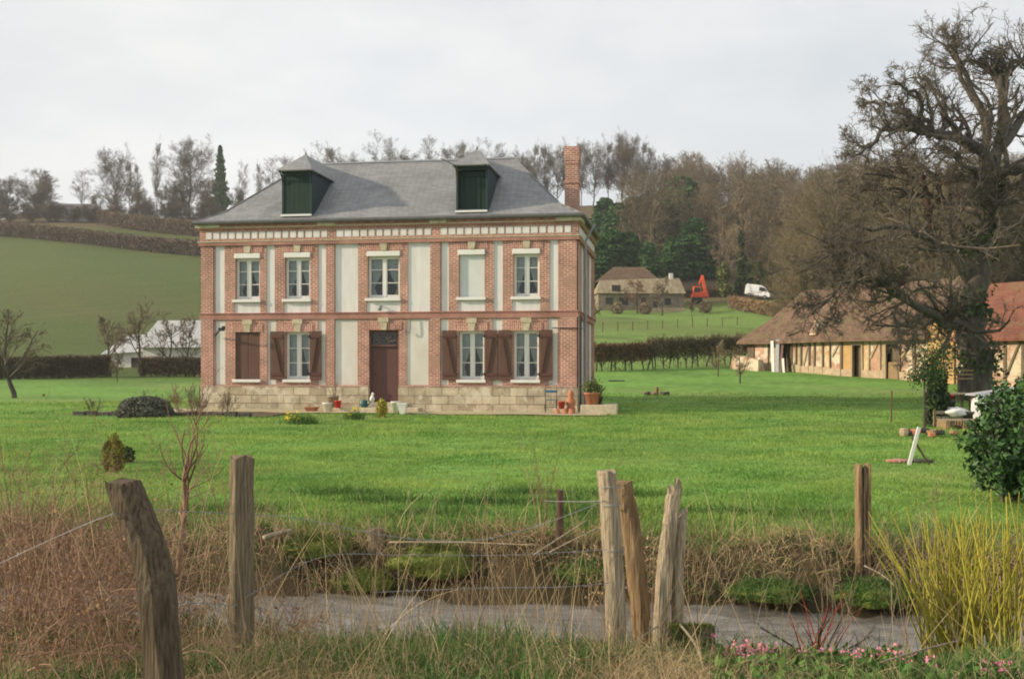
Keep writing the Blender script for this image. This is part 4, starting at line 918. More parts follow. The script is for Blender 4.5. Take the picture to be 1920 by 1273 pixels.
# buttress and leaning boards at the barn's left end
x0 = mpx(1396); lb = [0]
def bp_(px, out=.5, z=0):
    k = mpx(px); return Vector((15.9+.504*k-.864*out, 74-.864*k-.504*out, 0))
p = bp_(1402, .9); g = gzf(p.x, p.y); w = empty('low_brick_wall', (p.x, p.y, g), BRZ, 'low broken brick wall with whitewash patches at the left foot of the barn', 'wall')
MB().add([(-.5,-.3,-.2),(2.3,-.3,-.2),(2.2,-.2,.62),(-.2,-.2,1.0),(-.5,.3,-.2),(2.3,.3,-.2),(2.2,.2,.62),(-.2,.2,1.0)], [(0,1,2,3),(1,5,6,2),(5,4,7,6),(4,0,3,7),(3,2,6,7)]).build('masonry', M['limewash'], w)
for px, kind, w_, h_, ln, lab in [(1442,'plaster_low',.2,.9,.25,'short white board leaning on the barn beside the low brick wall'), (1466,'plaster_low',.26,2.0,.5,'tall white board leaning against the barn doorway'),
    (1473,'zinc_light',.32,2.1,.6,'grey metal sheet leaning between the white and the red-brown boards'), (1478,'shutter',.38,1.9,.7,'red-brown plank leaning to the left against the barn'), (1486,'plaster_low',.2,.9,.3,'short white board leaning right of the red-brown plank')]:
    p = bp_(px, .75); g = gzf(p.x, p.y); b_ = MB().bar((0, 0, -.05), (.15*random.uniform(-1, 1)+(.35 if kind == 'shutter' else 0), ln*.6, h_), w_, .04, up=(.86, .5, 0)).build('leaning_board', M[kind], bevel=.005)
    b_.location = (p.x, p.y, g); tag(b_, lab, 'board', 'boards leaning on the barn')
# far left corrugated farm shed
p = at(175, 690, 104); g = 1.0
M['corrugated'] = mat('corrugated_sheet', (.36, .37, .38), (.50, .50, .49), 1.2, stretch=(2, .3, .3), rough=.5)
fs = empty('farm_shed', (p.x, p.y+1, g), R(-4), 'farm shed with pale corrugated roof beyond the left hedge', 'shed')
m1 = F/104
MB().box(4.5, 17, 0, 7, -.5, 2.6).build('wall', M['plaster_low'], fs)
MB().add([(4.0,-.5,2.55),(17.5,-.5,2.55),(17.5,7.5,2.55),(4.0,7.5,2.55),(4.6,3.4,5.3),(17.2,3.4,5.3)], [(0,1,5,4),(1,2,5),(2,3,4,5),(3,0,4),(3,2,1,0)]).build('roof', M['corrugated'], fs)
MB().box(.8, 4.5, .8, 5, -.5, 2.3).build('side_wall', M['plaster_low'], fs)
MB().add([(.1,.3,1.9),(4.6,.3,2.2),(4.6,5.5,2.2),(.1,5.5,1.9),(1.9,2.8,3.9),(4.7,2.8,3.9)], [(0,1,5,4),(1,2,5),(2,3,4,5),(3,0,4),(3,2,1,0)]).build('lean_to_roof', M['corrugated'], fs)
for xa, xb, za, zb in ((5.6,6.3,0,1.7),(8.1,8.9,.8,1.7),(11,11.6,.9,1.6),(3.0,3.7,0,1.6)):
    MB().box(xa, xb, -.02 if xa > 4.5 else .78, .03 if xa > 4.5 else .85, za, zb).build('opening', M['room'], fs)
# village speck on the ridge
p = at(142, 410, 340); hz_ = empty('far_cottage', (p.x, p.y, gzf(p.x, p.y)+2.2), 0, 'tiny pale-walled cottage glimpsed under the ridge trees', 'house')
MB().box(-5, 5, 0, 5, -3, 1.6).build('wall', M['plaster'], hz_)
MB().add([(-5.5,-.4,1.5),(5.5,-.4,1.5),(5.5,5.4,1.5),(-5.5,5.4,1.5),(-5.5,2.5,3.6),(5.5,2.5,3.6)], [(0,1,5,4),(1,2,5),(2,3,4,5),(3,0,4)]).build('roof', M['zinc'], hz_)
# stone cottage with the terrace
CY = 178; p = at(1122, 577, CY); g = gzf(p.x, CY); M['pale_roof'] = mat('lichen_roof', (.20, .16, .10), (.34, .28, .18), .8, detail=8, stretch=(2, .5, .5))
ct = empty('stone_cottage', (p.x, CY, g), R(3), 'stone cottage with lichen-yellow roof beyond the right field', 'house')
M['cottage_wall'] = mat('cottage_wall', (.17, .14, .10), (.30, .25, .18), 1.2, detail=8)
MB().box(0, 14.0, 0, 6, -.5, 2.9).build('wall', M['cottage_wall'], ct)
MB().add([(-.3,-.5,2.75),(14.3,-.5,2.75),(14.3,6.5,2.75),(-.3,6.5,2.75),(.6,3,5.1),(13.9,3,5.6)], [(0,1,5,4),(1,2,5),(2,3,4,5),(3,0,4),(3,2,1,0)]).build('roof', M['pale_roof'], ct)
MB().box(12.2, 12.8, 2.6, 3.2, 4.6, 6.3).build('chimney', M['plaster'], ct)
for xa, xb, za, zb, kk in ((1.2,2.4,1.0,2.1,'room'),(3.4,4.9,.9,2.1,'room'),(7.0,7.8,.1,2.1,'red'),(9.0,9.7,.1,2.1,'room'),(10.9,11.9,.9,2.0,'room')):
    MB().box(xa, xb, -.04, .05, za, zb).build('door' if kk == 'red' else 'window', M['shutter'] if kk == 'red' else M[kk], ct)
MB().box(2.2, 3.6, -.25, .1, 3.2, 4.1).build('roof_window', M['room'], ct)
MB().box(5.8, 13.5, -3.4, -3.0, -1.0, .25).build('terrace_wall', M['rubble'], ct)
p = at(1166, 540, 192); hb = empty('pink_roofed_house', (p.x, 192, gzf(p.x, 192)), R(3), 'house with a weathered pink tiled roof just behind the stone cottage', 'house')
MB().box(-3.5, 6.5, 0, 6, -1, 3.0).build('wall', M['rubble'], hb)
MB().add([(-4.5,-.5,2.9),(7,-.5,2.9),(7,6.5,2.9),(-4.5,6.5,2.9),(-1.0,3,5.8),(4.5,3,5.8)], [(0,1,5,4),(1,2,5),(2,3,4,5),(3,0,4)]).build('roof', M['old_tile'], hb)
small_tree(1195, None, 520, 174, 'pinkish twiggy tree before the cottage door', mc='twig_red', seed=61, fine=.03, wide=1.2, group=None)
# orange digger
p = at(1318, 556, 184); M['orange'] = mat('orange_paint', (.75, .10, .04), (.80, .14, .06), 2, rough=.4)
dg = empty('excavator', (p.x, p.y, gzf(p.x, 184)), 0, 'orange excavator with raised folded arm', 'excavator')
MB().box(-1.8, -.2, -1.0, -.4, 0, .8).build('track', M['black'], dg, bevel=.2); MB().box(-1.8, -.2, .5, 1.1, 0, .8).build('track', M['black'], dg, bevel=.2)
MB().add([(-1.9,-1,.85),(.9,-1,.85),(.9,1,.85),(-1.9,1,.85),(-1.7,-1,1.5),(.5,-1,2.1),(.5,1,2.1),(-1.7,1,1.5)], [(3,2,1,0),(0,1,5,4),(1,2,6,5),(2,3,7,6),(3,0,4,7),(4,5,6,7)]).build('body', M['orange'], dg, bevel=.08)
cb = MB().box(-1.7, -.5, -.95, .1, 1.45, 2.7).build('cab', M['orange'], dg, bevel=.06); MB().box(-1.6, -.6, -.98, -.94, 1.7, 2.5).build('window', M['room'], cb)
MB().bar((.4, 0, 1.6), (-.1, .2, 4.6), .45, .45, up=(0, 1, 0)).build('boom', M['orange'], dg); MB().bar((-.1, .2, 4.5), (-.62, .2, 3.1), .35, .35, up=(0, 1, 0), w2=.2).build('dipper_arm', M['orange'], dg)
MB().bar((-.2, .2, 4.6), (-.7, .3, 6.2), .14, .14, up=(0, 1, 0)).build('hydraulic_ram', M['black'], dg)
MB().add([(-1.3,-.2,2.9),(-.7,-.2,2.9),(-.6,-.2,2.3),(-1.1,-.2,2.1),(-1.3,.6,2.9),(-.7,.6,2.9),(-.6,.6,2.3),(-1.1,.6,2.1)], [(0,1,2,3),(7,6,5,4),(0,4,5,1),(1,5,6,2),(2,6,7,3)]).build('bucket', M['black'], dg)
# white van, driving down the lane
p = at(1420, 560, 186)
van = empty('white_van', (p.x, p.y, p.z+.1), 0, 'white panel van parked on the sloping lane above the brown hedge', 'van'); van.rotation_euler = (0, R(10), R(-22))
M['vanpaint'] = mat('white_van_paint', (.78, .79, .80), (.80, .81, .82), 1, rough=.3, spec=.5)
prof = [(-2.1,.35),(-2.15,1.7),(-1.95,2.15),(.5,2.2),(1.15,1.9),(1.75,1.25),(2.15,1.05),(2.2,.4)]
V = [(x, y, z) for y in (-.95, .95) for x, z in prof]; n = len(prof)
MB().add(V, [tuple(range(n-1, -1, -1)), tuple(range(n, 2*n))]+[(i, (i+1) % n, n+(i+1) % n, n+i) for i in range(n)]).build('body', M['vanpaint'], van, bevel=.08)
MB().add([(1.13,-.8,1.93),(1.13,.8,1.93),(1.76,.8,1.31),(1.76,-.8,1.31)], [(0,3,2,1)]).build('windscreen', M['black'], van).location = (.05, 0, .05)
MB().add([(.2,-.99,1.25),(1.6,-.99,1.25),(1.0,-.99,1.85),(.2,-.99,1.85)], [(0,1,2,3)]).build('side_window', M['black'], van)
for x in (-1.3, 1.35):
    for y in (-.9, .9):
        wb = MB(); wb.tube([(x, y-.1, .33), (x, y+.1, .33)], .33, 16); t_ = wb.build('wheel', M['black'], van); MB().tube([(x, y-.12, .33), (x, y+.12, .33)], .17, 12).build('hub', M['zinc_light'], t_)
MB().box(2.1, 2.24, -.9, .9, .3, .6).build('bumper', M['zinc'], van)
# ============================================================ GRASS AND GROUND COVER
def uy(x, u): return u-.15*np.clip(x, -14, 14)          # stream coordinate -> Y for near things
def scatter(n, px0, px1, u0, u1, pw=1.0):
    y = u0+(u1-u0)*rng.uniform(0, 1, n)**pw; x = (rng.uniform(px0, px1, n)-CX)/F*y; return x, uy(x, y)
def inhouse(x, y):
    lx = (x-HO.x)*ex.x+(y-HO.y)*ex.y; ly = (x-HO.x)*ey.x+(y-HO.y)*ey.y
    return (lx > -2.4) & (lx < HW+1.0) & (ly > -2.05-2.4*(lx < 4.2)) & (ly < HD+.3)
def clump(x, y, s, a): return .5+.5*np.sin(x*s+a+1.7*np.sin(y*s*.7+a))*np.cos(y*s*1.3+a*2+1.3*np.sin(x*s*.9))
def lawn_blades():
    n = 300000; u = rng.uniform(0, 1, n); y0, y1 = 11.1, 52.
    y = 1/(1/y0-u*(1/y0-1/y1)); y = np.where(rng.uniform(size=n) < .3, rng.uniform(11, 50, n), y)
    x = (rng.uniform(-120, 2040, n)-CX)/F*y; yy = y-.15*np.clip(x, -14, 14)*(1-sm(y, 14, 24))
    k = ~inhouse(x, yy) & (rng.uniform(size=n) > .75*sm(clump(x, yy, .45, 3)*clump(x, yy, 1.7, 5), .25, .7)); x = x[k]; yy = yy[k]; y = y[k]; n = len(x)
    cl = clump(x, yy, .8, 1)*clump(x, yy, 2.3, 2); h = (.035+.05*cl)*rng.uniform(.6, 1.4, n)*(1+.4*(y > 25)); w = .0035+.00042*y
    base = np.stack([x, yy, gz(x, yy)-.01], 1); az = rng.uniform(0, 6.28, n); le = rng.uniform(.1, .9, n)
    tip = base+np.stack([np.cos(az)*np.sin(le)*h, np.sin(az)*np.sin(le)*h, np.cos(le)*h], 1)
    s = nrm(rng.normal(size=(n, 3))*np.array([1, .5, .1]))*w[:, None]
    V = np.stack([base-s, base+s, tip], 1).reshape(-1, 3); tag(np_obj('lawn_grass', V, np.arange(3*n).reshape(n, 3), M['grass']), 'short bright green lawn grass around the house', 'grass', kind='stuff')
lawn_blades()
def rough_grass():
    parts = []
    # darker tussocks in the lawn near the bank
    cx = np.array([-2.2,-1.6,-.9,.1,.5,1.0,1.4,-.4,.8,-3.2,2.2,3.4]); cy = np.array([14.1,13.4,12.4,14.0,13.2,12.6,13.8,13.2,12.2,12.7,12.4,12.2]); idx = rng.integers(0, len(cx), 9000)
    x = cx[idx]+rng.normal(size=9000)*.34; y = cy[idx]+rng.normal(size=9000)*.16; parts.append(stems(np.stack([x, y, gz(x, y)-.02], 1), .13*rng.uniform(.5, 1.3, 9000), .5, .7, 3, .006))
    tag(np_obj('grass_tussocks', *ribbons(*parts[0]), M['grass_dark']), 'dark green tussocks of rough grass on the lawn near the bank', 'grass', kind='stuff')
    n = 20000; x, y = scatter(n, -100, 2020, 5.0, 7.3, 1.0); k = clump(x, y, 1.6, 3) > .28*rng.uniform(.6, 1.6, n); x, y = x[k], y[k]; n = len(x)
    h = (.08+.16*clump(x, y, 1.6, 3))*rng.uniform(.5, 1.4, n); P, W = stems(np.stack([x, y, gz(x, y)-.02], 1), h, .45, 1.0, 4, .0042)
    n2 = 9000; x, y = scatter(n2, -100, 2020, 10.6, 12.2); k = clump(x, y, 1.1, 7) > .38; x, y = x[k], y[k]; P2, W2 = stems(np.stack([x, y, gz(x, y)-.02], 1), .11*rng.uniform(.5, 1.4, len(x)), .6, .9, 4, .006)
    tag(np_obj('bank_grass', *join([ribbons(P, W), ribbons(P2, W2)]), M['grass_dark']), 'green grass growing on the stream banks', 'grass', kind='stuff')
rough_grass()
def dry_grass():
    parts = []
    # far bank: matted dead grass hanging over the edge
    n = 7000; x, y = scatter(n, -100, 2020, 10.65, 11.25, 1.0); k = clump(x, y, 1.3, 5) > .22*rng.uniform(.5, 1.8, n); x, y = x[k], y[k]; n = len(x)
    b = np.stack([x, y, gz(x, y)-.01], 1); parts.append(ribbons(*stems(b, .20*rng.uniform(.4, 1.6, n), .7, 1.6, 5, .0033, wig=.25)))
    n = 240; x, y = scatter(n, -50, 1980, 10.8, 11.6); b = np.stack([x, y, gz(x, y)], 1); parts.append(ribbons(*stems(b, rng.uniform(.25, .7, n), .35, .4, 5, .0035)))
    # near bank: fine pale grass, thick in the middle
    def near(n, a, b_, u0, u1, hh, le, cu, w, pw=1.):
        x, y = scatter(n, a, b_, u0, u1, pw); bb = np.stack([x, y, gz(x, y)-.02], 1); parts.append(ribbons(*stems(bb, hh*rng.uniform(.4, 1.35, n), le, cu, 7, w, wig=.22)))
    near(4200, 380, 1320, 5.2, 6.7, .22, .55, 1.5, .0017); near(3600, 1150, 1960, 4.9, 6.9, .22, .6, 1.6, .0018); near(2200, -80, 480, 5.0, 6.8, .24, .5, 1.3, .0018)
    near(230, 420, 1250, 5.4, 7.4, .65, .32, .55, .0022); near(80, 500, 1150, 6.2, 8.6, .95, .28, .35, .003); near(120, -60, 460, 5.6, 8.2, 1.1, .3, .4, .003); near(110, 1250, 1900, 5.8, 8.2, .7, .5, .5, .0022)
    tag(np_obj('dry_grass', *join(parts), M['straw']), 'pale dry grass bending over both stream banks', 'dry grass', kind='stuff')
    parts.clear()
    near(280, 400, 1250, 5.5, 7.6, .45, .5, .8, .0024)
    n = 3000; x, y = scatter(n, -100, 2020, 10.6, 11.5); b = np.stack([x, y, gz(x, y)], 1); parts.append(ribbons(*stems(b, .24*rng.uniform(.4, 1.6, n), .8, 1.4, 5, .004, wig=.3)))
    tag(np_obj('dead_stalks', *join(parts), M['straw_dark']), 'brown dead stalks tangled along the bank edges', 'dead stalks', kind='stuff')
dry_grass()
def bramble():
    parts = []; lf = []
    for n, a, b_, u0, u1, hh in ((170, -120, 300, 5.0, 7.6, .8), (170, -120, 200, 5.4, 8.6, 1.3), (60, 300, 560, 6.4, 8.0, .6)):
        x, y = scatter(n, a, b_, u0, u1); P, W = stems(np.stack([x, y, gz(x, y)-.02], 1), hh*rng.uniform(.5, 1.25, n), .35, 1.5, 9, .0045, wig=.25)
        parts.append(tubes(P, W, 3)); P2, W2 = grow(P, W, 7, .15, 1, .8, .38, 4, .22, .0, .55, .5, .0014); parts.append(ribbons(P2, W2)); P3, W3 = grow(P2, W2, 2, .2, 1, .7, .5, 3, .25, 0, .7, .5, .0011); parts.append(ribbons(P3, W3))
        q = P2.reshape(-1, 3); lf.append(q[rng.uniform(size=len(q)) < .22])
    tag(np_obj('bramble_thicket', *join(parts), M['twig_red']), 'reddish brown bramble thicket filling the lower left corner', 'brambles', kind='stuff')
    q = np.concatenate(lf)+rng.normal(size=(sum(map(len, lf)), 3))*.012
    tag(np_obj('withered_leaves', *leafcloud(q, .014), M['leaf_brown']), 'withered brown leaves hanging in the brambles', 'dead leaves', kind='stuff')
bramble()
# moss mounds and dark root mats on the far bank
def mound(px, py, Y, rx, rz_, lab, m='moss', n=5000):
    p = at(px, py, Y); e = empty('mossy_mound', p, 0, lab, 'moss mound', 'mossy mounds on the far bank')
    V, Q = [], []; nu, nv = 22, 12
    for i in range(nv+1):
        for j in range(nu):
            th = math.pi*i/nv; ph = 2*math.pi*j/nu; r = 1+.14*math.sin(3*ph+px)+.12*math.sin(5*th+2*ph)+.07*math.sin(9*ph+px*2); V.append((rx*r*math.sin(th)*math.cos(ph), rx*.55*r*math.sin(th)*math.sin(ph), rz_*r*math.cos(th)))
    Q = [(i*nu+j, i*nu+(j+1) % nu, (i+1)*nu+(j+1) % nu, (i+1)*nu+j) for i in range(nv) for j in range(nu)]
    np_obj('mound', np.array(V), np.array(Q), M['moss'], e, smooth=True); V = np.array(V)
    b = V[rng.integers(0, len(V), n)]+rng.normal(size=(n, 3))*.03; b = b[b[:, 2] > -rz_*.7]; P, W = stems(b, .05*rng.uniform(.4, 1.5, len(b)), .7, 1, 3, .004); np_obj('moss_tufts', *ribbons(P, W), M[m], e); return e
mound(822, 1058, 10.95, .42, .15, 'largest mossy mound, mid far bank with a dark hollow below'); mound(690, 1094, 10.85, .26, .07, 'low mossy mound left of the largest one at the water')
mound(1445, 1112, 10.15, .34, .07, 'flat bright moss cushion at the water right of the split posts', 'grass_dark'); mound(1640, 1118, 10.0, .30, .10, 'mossy mound at the water under the yellow stems', 'grass_dark')
mound(590, 1030, 11.15, .34, .09, 'brown-green hummock behind the square upright post'); mound(1100, 1075, 10.6, .30, .08, 'low moss ledge at the water left of the white post', 'grass_dark')

# ============================================================ FENCE POSTS
def post(name, pts, w, d, m, lab, split=0, rz=0, seed=1, top=None, group=None, parent=None, chip=.10):
    g = np.random.default_rng(seed); K = 26; nn = 16
    C = curve([Vector(p)-Vector(pts[0]) for p in pts], K); V = []
    for i in range(K):
        t = i/(K-1); ww = w*(1.03-.08*t); dd = d*(1.03-.08*t)
        for j in range(nn):
            a = 2*math.pi*j/nn+math.pi/nn; c, s = math.cos(a), math.sin(a); q = max(abs(c), abs(s))**.72
            fx = c/q*ww/2*1.05; fy = s/q*dd/2*1.05; k = 1+.05*math.sin(j*2.7+seed)+.04*math.sin(i*.7+j*1.9)+.02*g.normal()
            z = 0
            if i == K-1: z = chip*ww*math.sin(j*1.3+seed)+(.0 if top is None else top*fx/ww)
            if i == K-2: z = .0+(0 if top is None else top*fx/ww*.7)
            cr, sr = math.cos(rz), math.sin(rz)
            V.append((C[i][0]+(fx*cr-fy*sr)*k, C[i][1]+(fx*sr+fy*cr)*k, C[i][2]+z))
    Fq = [(i*nn+j, i*nn+(j+1) % nn, (i+1)*nn+(j+1) % nn, (i+1)*nn+j) for i in range(K-1) for j in range(nn)]+[tuple((K-1)*nn+j for j in range(nn)), tuple(range(nn-1, -1, -1))]
    o = MB().add(V, Fq).build(name, m, parent); o.location = Vector(pts[0])
    return tag(o, lab, 'post', group) if not parent else o
GP = 'old wooden fence posts'
def base(px, Y, dz=-.3): p = gpx(px, Y); p.z += dz; return p
post('fence_post', [base(352, 3.95, 0)-Vector((0, 0, .25)), at(300, 1180, 3.97), at(288, 1060, 4.0), at(232, 903, 4.05)], .128, .12, M['darkwood'], 'dark thick post leaning left, nearest the camera', rz=.25, seed=3, group=GP)
post('fence_post', [base(452, 6.3, -.3), at(453, 1030, 6.3), at(454, 856, 6.3)], .128, .12, M['oldwood'], 'upright square-cut post second from the left', rz=.35, seed=5, group=GP)
post('fence_post', [base(1160, 6.75), at(1150, 1060, 6.7), at(1137, 884, 6.7)], .105, .10, M['palewood'], 'pale bleached post with wire wound round it, right of centre', rz=.62, seed=7, group=GP)
post('fence_post', [base(1212, 7.0), at(1192, 1060, 7.0), at(1168, 903, 7.0)], .11, .11, M['brownwood'], 'brown split post leaning on the pale bleached post', rz=.2, seed=9, group=GP)
post('fence_post', [base(1232, 6.9), at(1245, 1080, 6.9), at(1266, 912, 6.95)], .088, .075, M['palewood'], 'pointed pale split post tilting right', rz=.1, seed=11, top=.06, group=GP, chip=.6).scale = (1, 1, 1)
post('fence_post', [base(1270, 6.95), at(1270, 1090, 6.95), at(1278, 962, 7.0)], .066, .07, M['palewood'], 'short grey split post beside the pointed one', rz=.3, seed=13, top=.05, group=GP)
fp = empty('split_fence_post', base(1617, 10.35, -.2), 0, 'cracked upright post on the far bank at the right', 'post', GP)
b_ = base(1617, 10.35, -.2)
for dx, ww, s, h in ((-.035, .055, 2, 870), (.012, .04, 4, 876), (.046, .045, 6, 869)):
    o = post('post_half', [(dx, 0, 0), (dx, 0, .5), (dx*1.1, 0, (CZ-(h-HY)/F*10.35)-b_.z)], ww, .11, M['brownwood'] if s != 4 else M['darkwood'], '', seed=s, parent=fp); o.location = (0, 0, 0) if False else (dx, 0, 0)
post('fence_post', [base(1048, 10.9, -.2), at(1050, 980, 10.9), at(1050, 918, 10.9)], .065, .06, M['shutter'], 'thin reddish-brown stake on the far bank left of the white post', seed=15, group=GP)
post('fence_post', [base(692, 13.3, -.2), at(691, 970, 13.3), at(694, 945, 13.3)], .04, .04, M['black'], 'short black stub stake on the lawn beyond the stream', seed=16, group=GP)
post('fence_post', [base(705, 11.2, -.2), at(706, 1020, 11.2), at(704, 992, 11.2)], .16, .12, M['oldwood'], 'squat rotten stump post on the far bank', seed=17, group=GP)
# wires
def wire(pts, lab, r=.0022, barbs=12, name='barbed_wire'):
    C = curve(pts, 40); mb = MB(); mb.tube([Vector(c) for c in C], r, 4)
    o = mb.build(name, M['wire']); tag(o, lab, 'wire', 'barbed wires of the fence')
    b = MB()
    for i in range(2, 38, max(1, 38//barbs)):
        c = Vector(C[i]); t = (Vector(C[i+1])-c).normalized(); a = t.orthogonal().normalized()
        b.tube([c-a*.012+t*.006, c+a*.012-t*.006], r*.8, 3); 
    ob = b.build('barbs', M['wire'], o); return o
wire([at(-40, 1075, 4.5), at(120, 1000, 4.2), at(236, 958, 4.0), at(330, 958, 5.1), at(440, 963, 6.24), at(560, 972, 6.4), at(700, 1000, 6.5), at(800, 1012, 6.6), at(900, 1012, 6.6), at(1010, 985, 6.65), at(1130, 940, 6.6)], 'upper barbed wire sagging from the leaning post to the pale post')
wire([at(460, 1120, 6.22), at(600, 1045, 6.4), at(760, 1040, 6.5), at(950, 1040, 6.6), at(1140, 1030, 6.62)], 'middle barbed wire between the square post and the pale post')
wire([at(250, 1150, 4.0), at(340, 1130, 5), at(440, 1135, 6.2), at(500, 1142, 6.3)], 'short lower wire between the two left posts', .003)
wire([at(700, 1110, 6.5), at(900, 1102, 6.6), at(1050, 1100, 6.6), at(1146, 1092, 6.62)], 'lowest barbed wire hanging over the water to the pale post')
wire([at(1020, 939, 9.5), at(1090, 940, 7.5), at(1132, 938, 6.6)], 'bright short wire running back from the pale post', .003)
for py, lab in ((912, 'top'), (946, 'middle'), (1030, 'lower')):
    t = (py-884)/(1200-884); cx_ = 1137+(1157-1137)*t; c = at(cx_+5, py, 6.69); mb = MB(); mb.tube([c+Vector((.066*math.cos(a), .066*math.sin(a), .004*math.sin(3*a))) for a in np.linspace(0, 6.28, 16)], .0024, 4)
    tag(mb.build('wire_loop', M['wire']), f'{lab} wire loop wound round the pale post', 'wire', 'wire loops on the pale post')
# ============================================================ NEAR SHRUBS, STEMS, FLOWERS
def shoots(name, part, px, Y, n, h, lean, r, m, lab, cat, branch=0, bp=.5, w=.1, group=None, K=7, curve_=.25, fine=.0016, rmul=.5, dead=None):
    p = gpx(px, Y); e = empty(name, p, 0, lab, cat, group); b = rng.normal(size=(n, 3))*w; b[:, 2] = -.04
    P, W = stems(b, h*rng.uniform(.65, 1.1, n), lean, curve_, K, r, .35, wig=.1); parts = [tubes(P, W, 5)]
    if branch:
        P2, W2 = grow(P, W, branch, .35, .98, .5, bp, 5, .12, .08, rmul, .4, fine); parts.append(tubes(P2, W2, 3))
        if fine: P3, W3 = grow(P2, W2, 4, .2, 1, .5, .5, 4, .14, .05, .6, .5, fine*.8); parts.append(ribbons(P3, W3))
    np_obj(part, *join(parts), m, e)
    if dead is not None:
        q = P2[:, -2:].reshape(-1, 3); np_obj('seed_heads', *leafcloud(np.repeat(q, 3, 0)+rng.normal(size=(len(q)*3, 3))*.012, .016), dead, e)
    return e
shoots('willow_shrub', 'stem', 1800, 7.3, 130, 1.0, .30, .0075, M['willow'], 'dense clump of yellow-green willow shoots left of the sparser one', 'shrub', w=.11, curve_=.2, group='yellow willow clumps')
shoots('willow_shrub', 'stem', 1895, 7.0, 60, 1.1, .35, .008, M['willow'], 'sparser thick-stemmed yellow willow at the right edge', 'shrub', w=.16, curve_=.15, group='yellow willow clumps')
shoots('dogwood_shrub', 'stem', 1525, 7.0, 13, .50, .42, .006, M['dogwood'], 'small shrub of red stems by the near water edge', 'shrub', w=.05, branch=2, bp=.4, fine=0)
shoots('bare_sapling', 'stem', 1540, 6.95, 5, .55, .5, .010, M['bark'], 'dark crooked stems growing through the red-stemmed shrub', 'shrub', w=.03, branch=3)
# sapling with a thick crooked trunk behind the leaning post
p = gpx(340, 8.7); e = empty('bare_sapling', p, 0, 'crooked reddish sapling between the two left posts', 'sapling', 'bare saplings')
P = curve([tuple(at(a, b, 8.7+c)-p) for a, b, c in [(335,1075,0),(340,1010,0),(348,950,.05),(345,895,0),(352,860,0)]], 10)[None]; W = np.linspace(.024, .013, 10)[None]
a, aw = grow(P, W, 9, .3, 1, .6, 1.0, 7, .16, .10, .55, .35, .004); b2, bw = grow(a, aw, 5, .2, 1, .6, .5, 5, .18, .05, .6, .4, .002); c2, cw2 = grow(b2, bw, 3, .2, 1, .6, .5, 4, .2, 0, .6, .5, .0015)
np_obj('trunk', *tubes(P, W, 8), M['twig_red'], e, smooth=True); np_obj('branches', *join([tubes(a, aw, 5), tubes(b2, bw, 3), ribbons(c2, cw2)]), M['twig_red'], e)
wk = [(950, 8.9, 5, 1.25, .12, 'tall pale weed stems standing over the mid far bank'), (1010, 10.8, 4, 1.3, .10, 'thin tall pale stem left of the thin reddish stake'), (1085, 10.2, 5, 1.1, .15, 'feathery dead weed just left of the pale post'),
      (1215, 10.0, 9, 1.25, .18, 'feathery dead weeds standing behind the split posts'), (1275, 8.0, 3, 1.3, .08, 'single tall straw-coloured stem above the pointed post'), (1560, 9.6, 5, 1.15, .3, 'arching thin weed stems left of the cracked post'),
      (1700, 8.3, 7, 1.35, .32, 'long thin arching shoots between the cracked post and the willow'), (1430, 9.4, 3, 1.2, .3, 'sparse weed stem leaning over the right lawn'), (1800, 9.0, 6, 1.15, .3, 'thin grey-brown shoots rising behind the willow'),
      (60, 8.6, 7, 1.5, .14, 'tall reddish shoots at the left edge'), (150, 8.0, 7, 1.25, .22, 'reddish shoots leaning at the left, before the golden dwarf conifer'), (400, 11.5, 6, 1.1, .25, 'twiggy bare shrub behind the square post'), (250, 9.5, 5, .9, .3, 'low bare shrub behind the leaning post'), (1120, 10.8, 5, .95, .25, 'bare twiggy weed between reddish stake and pale post')]
for px, Y, n, h, le, lab in wk:
    red = px < 450; pale = 900 < px < 1300
    shoots('bare_shrub' if red else 'dead_weed', 'stem', px, Y, n, h, le, .0048 if red else .0044, M['twig_red'] if red else M['twig_pale'] if not pale else M['straw_dark'], lab, 'shrub' if red else 'weed', branch=6, bp=.4, w=.12, K=9, curve_=.35, group='bare shoots along the stream', dead=M['straw'] if px in (1085, 1215) else None)
shoots('bare_shrub', 'stem', 1300, 7.4, 7, .8, .7, .004, M['straw'], 'straw-coloured stems leaning right beside the short split post', 'shrub', branch=3, bp=.3, w=.06, curve_=.1, group='bare shoots along the stream')
# fallen reeds and sticks on the bank
for i, (p0, p1, r, lab) in enumerate([((730,1016,10.9),(1010,1022,10.7),.010,'long pale stick lying along the top of the far bank'), ((1000,1040,10.2),(1100,975,10.4),.009,'pale reed propped upward right of the long stick'), ((1030,1035,10.0),(1130,985,10.2),.009,'second propped pale reed nearer the pale post'), ((495,1008,10.9),(545,994,11.2),.028,'short cut pale log lying on the bank right of the square post'),
        ((1275,1170,6.6),(1320,1255,6.0),.008,'straight straw stick lying before the mossy stump'), ((1640,1245,5.9),(1800,1200,6.3),.007,'curved pale stick lying among the flowers'), ((1250,1160,7.0),(1180,1210,6.6),.007,'straw stick lying at the feet of the split posts'), ((1620,1060,9.9),(1680,1100,9.8),.008,'thin stick sliding down the far bank below the cracked post')]):
    a_ = at(*p0); b2_ = at(*p1)
    if r < .02: a_.z = max(a_.z, gzf(a_.x, a_.y)+.01); b2_.z = max(b2_.z, gzf(b2_.x, b2_.y)+.01)
    m_ = (a_+b2_)/2+Vector((.02, 0, .012)); o = MB().tube([Vector(v)-a_ for v in curve([a_, m_, b2_], 9)], [r*(1-.04*k) for k in range(9)], 7).build('log' if r > .02 else 'stick', M['palewood'], smooth=True); o.location = a_; tag(o, lab, 'log' if r > .02 else 'stick', 'sticks lying on the banks')
